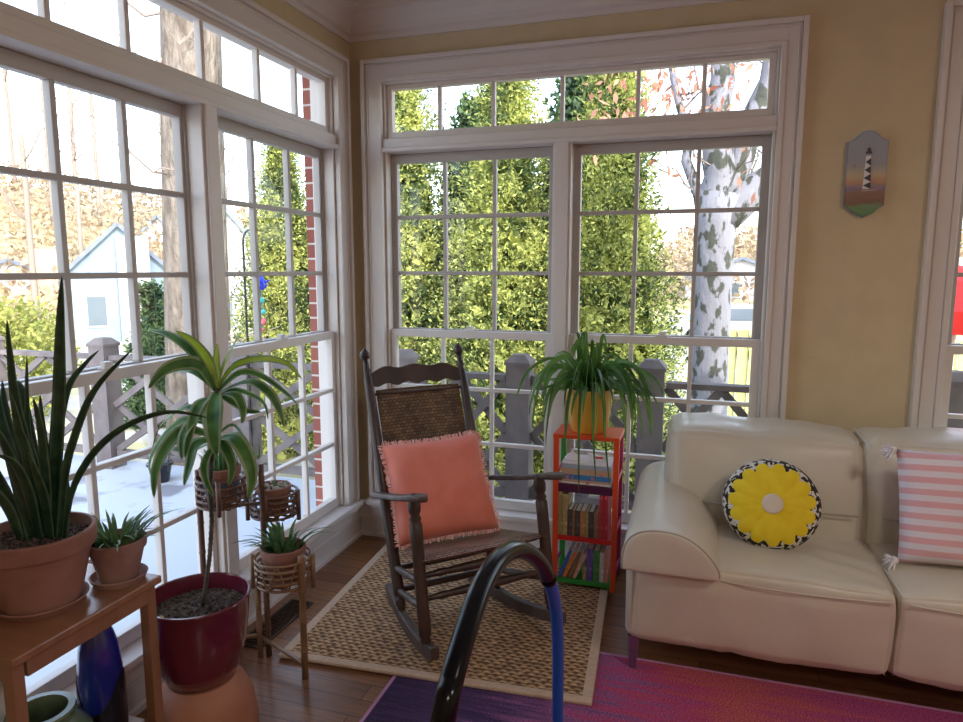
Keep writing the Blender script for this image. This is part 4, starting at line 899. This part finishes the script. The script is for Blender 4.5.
# shepherd hook with a glass ornament
t = thing('shepherd_hook', 'thin black iron hook standing on the deck outside the left window', 'hook', (-1.34, 1.07 - .18, -.15)); ex = Vector((.954, .3, 0))
P = [Vector((0, 0, 0)), Vector((0, 0, 1.75))] + [ex * (.05 - .05 * math.cos(a)) + Vector((0, 0, 1.78 + .09 * math.sin(a))) for a in [PI * k / 10 for k in range(11)]] + [ex * .105 + Vector((0, 0, 1.66)), ex * .095 + Vector((0, 0, 1.62)), ex * .115 + Vector((0, 0, 1.605)), ex * .13 + Vector((0, 0, 1.63))]
MB().tube(P, .0075, 8).build('rod', 'black_iron', t, True)
t = thing('wind_ornament', 'blue glass hanging ornament with teal and pink drops outside the left window', 'ornament', tuple(Vector((-1.34, .89, 1.455)) + ex * .115))
MB().tube([(0, 0, 0), (0, 0, -.06)], .002, 5).build('cord', 'black_iron', t)
m = MB(); m.lathe([(.0001, -.16), (.03, -.145), (.045, -.12), (.03, -.09), (.012, -.06), (.0001, -.055)], seg=12)
for a in range(6): m.tube([(0, 0, -.12), (.07 * math.cos(a * PI / 3), .07 * math.sin(a * PI / 3), -.085)], [.014, .003], 6)
m.build('blue_flower', 'blue_glass', t, True)
m = MB(); m.tube([(0, 0, -.16), (0, 0, -.45)], .002, 5).ball((0, 0, -.23), .022, 10).ball((.01, 0, -.31), .018, 10); m.build('teal_drop', 'teal_glass', t, True)
MB().ball((.01, 0, -.38), .018, 10, sz=1.6).ball((-.005, 0, -.44), .014, 8).build('pink_drop', 'pink_glass', t, True)
t = thing('deck_planter', 'dark round planter tub on the deck behind the dracaena', 'planter', (-2.09, .78, -.15)); MB().lathe([(.0001, 0), (.06, 0), (.085, .13), (.095, .13), (.095, .15), (.085, .15), (.075, .12), (.0001, .12)], seg=28).build('tub', 'dark_glaze', t, auto=40)

# ---------------------------------------------------------------- ground and hills
def gz(x, y):
    d = math.hypot(x - 1.7, y + 3.2)
    base = -1.15 - .03 * max(0, d - 6) if x < 0 else -1.0 - .01 * max(0, d - 6)
    a = math.degrees(math.atan2(-(x - 1.7), y + 3.2))
    hill = 0
    if d > 40:
        w = np.interp(a, [-60, -20, 0, 12, 26, 34, 50, 75, 110], [3, 4.5, 5.5, 4, 7, 8.5, 11, 13, 12]); hill = w * min(1, (d - 40) / 28) ** .8
    return base + hill + .35 * noise.noise(Vector((x * .15, y * .15, 0))) * min(1, d / 12)
rs = [0, 3, 5, 7, 9, 12, 16, 20, 26, 33, 40, 44, 50, 56, 62, 70, 78]; na = 72; vs = []; fs = []
for r in rs:
    for k in range(na):
        a = math.radians(-130 + 260 * k / (na - 1)); x, y = 1.7 - r * math.sin(a), -3.2 + r * math.cos(a); z = gz(x, y); 
        vs.append((x, y, z + (.6 * noise.noise(Vector((x * .4, y * .4, 0))) if r > 45 else 0)))
fs = [(i * na + k, i * na + k + 1, (i + 1) * na + k + 1, (i + 1) * na + k) for i in range(len(rs) - 1) for k in range(na - 1)]
mm = MB().add(vs, fs, [0 if rs[i] < 7 else 1 if rs[i] < 40 else 2 for i in range(len(rs) - 1) for k in range(na - 1)])
struct(mm.build('ground', ['leaf_litter', 'pale_ground', 'hill_ground'], smooth=True))

def cloud(name, C, A, B, material, parent=None):
    """many small leaves: centre C, half axes A and B (n,3)"""
    n = len(C); V = np.stack([C - A, C - A * .1 + B, C + A, C - A * .1 - B], 1).reshape(-1, 3).astype(np.float32)
    me = bpy.data.meshes.new(name); me.vertices.add(4 * n); me.vertices.foreach_set('co', V.ravel()); me.loops.add(4 * n); me.loops.foreach_set('vertex_index', np.arange(4 * n, dtype=np.int32))
    me.polygons.add(n); me.polygons.foreach_set('loop_start', np.arange(0, 4 * n, 4, dtype=np.int32)); me.polygons.foreach_set('loop_total', np.full(n, 4, dtype=np.int32)); me.update(calc_edges=True); me.validate()
    me.materials.append(MATS[material]); o = bpy.data.objects.new(name, me); COL.objects.link(o); o.parent = parent; return o
def rnd_axes(n, L, W, bias=None, bw=1.0):
    d = RNG.normal(size=(n, 3)); 
    if bias is not None: d = d * .6 + bias * bw
    d /= np.linalg.norm(d, axis=1)[:, None]; e = RNG.normal(size=(n, 3)); e -= d * (e * d).sum(1)[:, None]; e /= np.linalg.norm(e, axis=1)[:, None]
    s = RNG.uniform(.6, 1.3, (n, 1)); return d * L * s, e * W * s
def conifer(label, x, y, h, R, n, material='conifer_leaf', pw=.75, lsz=.027, group=None, base=None):
    z0 = gz(x, y) - .05 if base is None else base
    t = thing('evergreen_tree', label, 'tree', (x, y, z0), group=group)
    n = int(n * 2.3); nc = n // 26; tt = RNG.uniform(.02, 1, nc) ** 1.15; a = RNG.uniform(0, 2 * PI, nc); rr = R * np.clip((1 - tt), 0, 1) ** pw * np.minimum(1, .55 + tt * 4)
    lump = 1 + .16 * np.sin(a * 3 + tt * 9) + .10 * np.sin(a * 7 - tt * 23); rad = rr * lump * RNG.uniform(.74, 1.08, nc)
    cc = np.stack([rad * np.cos(a), rad * np.sin(a), tt * h], 1); out = np.stack([np.cos(a), np.sin(a), np.full(nc, .5)], 1)
    C = np.repeat(cc, 26, 0) + RNG.normal(size=(nc * 26, 3)) * .075 * np.array([1, 1, .8]) + np.repeat(out, 26, 0) * RNG.uniform(-.1, .1, (nc * 26, 1))
    A, B = rnd_axes(nc * 26, lsz, lsz * .42, np.repeat(out, 26, 0), .6)
    ni = n // 9; ti = RNG.uniform(0, .97, ni); ai = RNG.uniform(0, 2 * PI, ni); ri = R * (1 - ti) ** pw * .74 * RNG.uniform(.55, 1, ni)
    C2 = np.stack([ri * np.cos(ai), ri * np.sin(ai), ti * h], 1); A2, B2 = rnd_axes(ni, .11, .06)
    cloud('foliage', np.concatenate([C, C2]), np.concatenate([A, A2]), np.concatenate([B, B2]), material, t)
    MB().tube([(0, 0, -.2), (0, 0, h * .9)], [.11, .02], 8).build('trunk', 'bark', t, True); return t
conifer('tall yellow green evergreen left behind the back windows', -2.0, 4.9, 6.3, 1.18, 24000, group='evergreens')
conifer('tall green evergreen in the middle behind the back windows', -.45, 4.6, 5.7, .98, 24000, group='evergreens', pw=.8)
conifer('tall green evergreen right behind the back windows beside the pale trunk', .78, 4.7, 5.6, .92, 24000, group='evergreens', pw=.8)
conifer('darker evergreen standing behind the other evergreens', .15, 6.3, 5.6, 1.2, 12000, 'dark_conifer_leaf', .8, .06, group='evergreens')
conifer('darker evergreen between the left pair of evergreens further back', -1.5, 6.6, 5.2, 1.2, 12000, 'dark_conifer_leaf', .8, .06, group='evergreens')
conifer('evergreen beyond the deck seen past the brick pier in the left window', -4.1, 5.55, 4.7, 1.0, 20000, group='evergreens')
conifer('small grey green evergreen left beside the big trunk', -7.5, 6.55, 2.6, .55, 6000, 'dark_conifer_leaf', .7, .05, group='evergreens')
def bush(label, x, y, h, R, n, material, lsz=.04):
    t = thing('bush', label, 'bush', (x, y, gz(x, y)))
    u = RNG.normal(size=(n, 3)); u /= np.linalg.norm(u, axis=1)[:, None]; k = RNG.uniform(.6, 1.05, (n, 1)) * (1 + .15 * np.sin(u[:, :1] * 9) * np.cos(u[:, 1:2] * 8))
    C = u * k * np.array([R, R, h / 2]) + np.array([0, 0, h / 2]); A, B = rnd_axes(n, lsz, lsz * .5); cloud('foliage', C, A, B, material, t)
    m = MB(); [m.tube([(0, 0, -.1), (R * .5 * math.cos(a), R * .5 * math.sin(a), h * .7)], [.03, .008], 6) for a in (0, 1.3, 2.6, 3.9, 5.2)]; m.build('stems', 'twig', t)
bush('yellow green bush left beyond the deck railing', -11.2, 5.9, 2.5, 1.7, 14000, 'yellow_leaf', .06)
bush('low green bush on the slope behind the right deck post', 1.55, 3.1, .9, .5, 3000, 'conifer_leaf')

# ---------------------------------------------------------------- trees with bare limbs
def limb(m, a, b, r0, r1, kink=.06, seg=10, n=7, seed=0):
    a = Vector(a); b = Vector(b); P = []
    for k in range(n + 1):
        p = a.lerp(b, k / n); f = math.sin(PI * k / n) * kink * (b - a).length
        P.append(p + Vector((noise.noise(Vector((seed, k * .7, 1))), noise.noise(Vector((seed, k * .7, 5))), noise.noise(Vector((seed, k * .7, 9))))) * f)
    m.tube(P, [r0 + (r1 - r0) * k / n for k in range(n + 1)], seg); return P
def twigs(m, P, n, L, r, R_, depth=2):
    for k in range(n):
        p = P[R_.randrange(1, len(P))]; d = Vector((R_.uniform(-1, 1), R_.uniform(-1, 1), R_.uniform(-.2, 1))).normalized() * L * R_.uniform(.5, 1.2)
        Q = limb(m, p, p + d, r, r * .35, .25, 5, 4, R_.random() * 50)
        if depth > 1: twigs(m, Q, 3, L * .5, r * .5, R_, depth - 1)
R_ = random.Random(5)
x0, y0 = 1.88, 3.3; g = gz(x0, y0)
t = thing('pale_bark_tree', 'tree with pale mottled trunk forking behind the right window, a few russet leaves left', 'tree', (x0, y0, g)); zf = 2.0 - g
m = MB(); m.tube([(0, 0, -.2), (.0, 0, .6), (-.02, 0, 1.6), (-.01, 0, zf - .15), (0.02, 0, zf + .12)], [.24, .195, .178, .175, .19], 18)
P1_ = limb(m, (-.02, 0, zf - .05), (-.02, .1, zf + 1.35), .15, .10, .10, 14, 7, 3); P2_ = limb(m, (.02, 0, zf - .12), (1.0, .2, zf + .75), .155, .10, .06, 14, 7, 8)
P3_ = limb(m, (.04, .05, zf), (.50, .2, zf + 1.5), .13, .09, .08, 14, 7, 13); P4_ = limb(m, P1_[-1], (-.45, .2, zf + 2.8), .095, .04, .1, 10, 7, 15); P5_ = limb(m, (-.12, 0, zf - .1), (-.45, .2, zf + 1.3), .055, .03, .12, 8, 6, 22)
m.build('trunk', 'mottled_bark', t, True)
m = MB()
for P in (P1_, P2_, P3_, P4_, P5_): twigs(m, P, 7, .7, .012, R_)
m.build('twigs', 'twig', t)
cs = np.array([(-.55, .0, zf + .85), (-.35, -.1, zf + 1.25), (-.8, 0, zf + .95), (-.3, 0, zf + .6), (.1, -.2, zf + 1.5), (-.9, 0, zf + 1.4), (.55, .1, zf + 1.45), (-.6, .1, zf + 1.7), (-1.1, .1, zf + 1.1), (-.5, -.1, zf + 1.05)])
C = cs[RNG.integers(0, len(cs), 460)] + np.array([.22, 0, 0]) + RNG.normal(size=(460, 3)) * .22; A, B = rnd_axes(460, .055, .02, np.array([[0, 0, -1.]]), .8); cloud('foliage', C, A, B, 'russet_leaf', t)
def bare_tree(label, x, y, h, r, n, L, lean=0, fork=.5, group=None, seed=1, mt='bark', seg=14):
    R_ = random.Random(seed); t = thing('bare_tree', label, 'tree', (x, y, gz(x, y)), group=group); m = MB()
    P = limb(m, (0, 0, -.3), (lean, 0, h), r, r * .75, .01, seg, 8, seed); Q = []
    for k in range(5): a = R_.uniform(0, 6.28); p = P[(7 if r > .3 else 5) + (k % 2 if r > .3 else k % 3)]; Q.append(limb(m, p, p + Vector((math.cos(a) * h * .3, math.sin(a) * h * .3, h * .35)), r * .3, r * .1, .12, 8, 6, seed + k))
    m.build('trunk', mt, t, True); m = MB()
    for q in Q + [P]: twigs(m, q, n, L, r * .06, R_)
    m.build('twigs', 'twig', t); return t
bare_tree('thick grey brown tree trunk standing close beyond the deck on the left', -4.42, 3.93, 7.5, .42, 8, 1.2, .3, seed=4, seg=22)
for k, (px, d, h) in enumerate(((-.98, 24, 8), (-.93, 46, 12), (-.88, 38, 11), (-.84, 50, 13), (-1.0, 50, 13), (-.72, 46, 11), (-.62, 42, 10), (.12, 34, 9), (.22, 30, 8), (.3, 38, 9), (-1.1, 40, 12))):
    x, y = 1.7 + px * d, -3.2 + .8 * d
    lab = ['bare spreading tree before the pale house on the left', 'bare tree on the left hillside'][k > 0] if px < 0 else 'bare tree far behind the pale mottled trunk'
    bare_tree(lab, x, y, h, .10 + .004 * h, 9, 2.2, seed=30 + k, group='distant bare trees', mt='twig', seg=6)
# tan brush covering the hill: uncountable
n = 40000; ang = np.radians(RNG.uniform(-35, 85, n)); r = RNG.uniform(41, 74, n); X_ = 1.7 - r * np.sin(ang); Y_ = -3.2 + r * np.cos(ang)
Z_ = np.array([gz(a, b) for a, b in zip(X_, Y_)]) + RNG.uniform(0, 1.9, n); A, B = rnd_axes(n, .24, .13); tag(cloud('hillside_brush', np.stack([X_, Y_, Z_], 1), A, B, 'tan_leaf'), 'tan and yellow brush covering the distant hillside', 'brush', kind='stuff')

# ---------------------------------------------------------------- houses and far things
def house(label, x, y, rz, w, d, h, roof, z0, wallm='white_siding', chim=None, wins=()):
    t = thing('house', label, 'house', (x, y, z0), rz)
    MB().box(-w / 2, w / 2, -d / 2, d / 2, -1.5, h).prism([(-w / 2, h), (w / 2, h), (0, h + roof)], -d / 2, d / 2).build('wall', wallm, t)
    m = MB()
    for s in (-1, 1): m.add([(s * (w / 2 + .3), -d / 2 - .3, h - .3 * roof / (w / 2)), (0, -d / 2 - .3, h + roof), (0, d / 2 + .3, h + roof), (s * (w / 2 + .3), d / 2 + .3, h - .3 * roof / (w / 2))], [(0, 1, 2, 3)]); 
    m.build('roof', 'roof_shingle', t, solid=.18)
    if chim: MB().box(chim[0] - chim[2], chim[0] + chim[2], -d / 2 - .7, -d / 2 - .02, -1.5, chim[1]).build('chimney', chim[3], t)
    for (a, b, e, f) in wins:
        q = MB().box(a, a + e, -d / 2 - .06, -d / 2, b, b + f).build('window_frame', 'white_siding', t); MB().box(a + .1, a + e - .1, -d / 2 - .08, -d / 2 - .061, b + .1, b + f - .1).build('window_pane', 'dark_pane', q)
def dirp(u, tt): # a bearing and a distance from the sofa corner of the room
    a = math.radians(17.413) - math.atan((u - 481.5) / 682.0); k = tt / math.cos(a - math.radians(17.413)); return 1.7175 - k * math.sin(a), -3.2276 + k * math.cos(a), a
x, y, a = dirp(8, 40); house('low white house with a tan chimney far left beyond the deck', x, y, a, 10.5, 8, 2.4, 1.9, -2.4, 'white_siding', (1.9, 4.9, .85, 'tan_brick'), ((-4, .2, 1.2, 1.4), (3.6, .2, 1.0, 1.3)))
x, y, a = dirp(120, 36); house('pale blue house with steep grey roof left of the big trunk', x, y, a, 4.2, 6, 3.7, 2.1, -2.2, 'blue_siding', (.6, 5.2, .7, 'white_siding'), ((-1.6, .8, 1, 1.6),))
x, y, a = dirp(160, 52); house('pale grey house partly hidden by the big trunk', x, y, a, 6.0, 6, 4.2, 3.2, -2.2, 'white_siding', None, ((-.9, .8, 1, 1.6),))
x, y, a = dirp(228, 30); house('white house with gable seen in the second left window', x, y, a, 3.0, 6, 4.0, 1.8, -2.0, 'white_siding', None, ((-.7, 1.0, .9, 1.5),))
x, y, a = dirp(742, 44); house('low white house far behind the pale mottled trunk', x, y, a, 6.5, 6, 2.1, 1.1, -1.1, 'white_siding', None, ((-1, .8, 1, 1), (1.4, .8, 1, 1)))
# parked car and board fence behind the right window
def fence(label, x0, y0, x1, y1, h, n):
    t = thing('board_fence', label, 'fence', (0, 0, 0))
    for z in (.3, h - .3): MB().bar((x0, y0 + .03, gz(x0, y0) + z), (x1, y1 + .03, gz(x1, y1) + z), .04, .08).build('rail', 'fence_board', t)
    m = MB()
    for k in range(n):
        x, y = x0 + (x1 - x0) * (k + .5) / n, y0 + (y1 - y0) * (k + .5) / n; m.box(x - .07, x + .07, y - .012, y + .012, gz(x, y), gz(x, y) + h)
    m.build('boards', 'fence_board', t)
fence('yellow green weathered board fence behind the right windows', 2.15, 6.6, 8.5, 5.2, 1.55, 42)
def car(label, x, y, rz, paint):
    t = thing('car', label, 'car', (x, y, gz(x, y) + .02), rz); out = [(-2.1, .35), (-2.15, .7), (-1.5, .85), (-.9, 1.35), (.7, 1.38), (1.3, .9), (2.0, .82), (2.1, .4)]
    MB().prism(out, -.85, .85).build('body', paint, t, bevel=.06); MB().prism([(-1.3, .88), (-.85, 1.28), (.65, 1.30), (1.1, .90)], -.87, .87).build('side_glass', 'dark_pane', t)
    for a in (-1.3, 1.3):
        for b in (-.8, .8): MB().tube([(a, b - .1, .32), (a, b + .1, .32)], .33, 20).build('wheel', 'black_rubber', t, True)
t = thing('patio_umbrella', 'red patio umbrella outside the rightmost window', 'umbrella', (3.50, 2.4, gz(3.5, 2.4)))
MB().tube([(0, 0, 0), (0, 0, 2.47)], .02, 10).build('pole', 'white_paint', t, True)
m = MB(); m.lathe([(.36, 1.95), (.34, 2.1), (.2, 2.3), (.0001, 2.42)], seg=8); m.build('canopy', 'red_paint', t, solid=.01)
car('small red car parked far behind the right windows', 5.1, 17.5, .2, 'car_red'); car('white car parked in the distance between evergreen and mottled trunk', 3.0, 21.5, .1, 'white_siding')

# ---------------------------------------------------------------- light, sky, camera
w = bpy.data.worlds.new('World'); bpy.context.scene.world = w; w.use_nodes = True; nt = w.node_tree; bg = nt.nodes['Background']
sk = nt.nodes.new('ShaderNodeTexSky'); sk.sky_type = 'NISHITA'; sk.sun_disc = False; sk.sun_elevation = math.radians(33); sk.sun_rotation = math.radians(145); sk.air_density = 1.0; sk.dust_density = 1.2; sk.ozone_density = 1.0
hs = nt.nodes.new('ShaderNodeHueSaturation'); hs.inputs['Saturation'].default_value = .7; nt.links.new(sk.outputs[0], hs.inputs['Color']); nt.links.new(hs.outputs[0], bg.inputs[0]); bg.inputs[1].default_value = SKY_S
l = bpy.data.lights.new('sun', 'SUN'); l.energy = SUN_S; l.angle = .01; l.color = (1, .94, .84); o = bpy.data.objects.new('sun', l); COL.objects.link(o)
o.rotation_euler = Vector((.66, -.52, .53)).to_track_quat('Z', 'Y').to_euler()
cam = bpy.data.cameras.new('camera'); co = bpy.data.objects.new('camera', cam); COL.objects.link(co); bpy.context.scene.camera = co
cam.sensor_fit = 'HORIZONTAL'; cam.sensor_width = 36; cam.lens = 676.15 / 963 * 36; cam.clip_start = .02; cam.clip_end = 400
yaw, pit, rol = .303912, .135406, .000888
fw = Vector((-math.sin(yaw) * math.cos(pit), math.cos(yaw) * math.cos(pit), -math.sin(pit))); r0 = Vector((math.cos(yaw), math.sin(yaw), 0)); u0 = r0.cross(fw)
rr_ = r0 * math.cos(rol) + u0 * math.sin(rol); uu_ = u0 * math.cos(rol) - r0 * math.sin(rol)
co.matrix_world = Matrix(((rr_.x, uu_.x, -fw.x, 1.71753), (rr_.y, uu_.y, -fw.y, -3.22762), (rr_.z, uu_.z, -fw.z, 1.45), (0, 0, 0, 1)))
vs_ = bpy.context.scene.view_settings; vs_.view_transform = 'Standard'; vs_.look = 'None'; vs_.gamma = 1; vs_.exposure = EXPO; vs_.use_curve_mapping = False
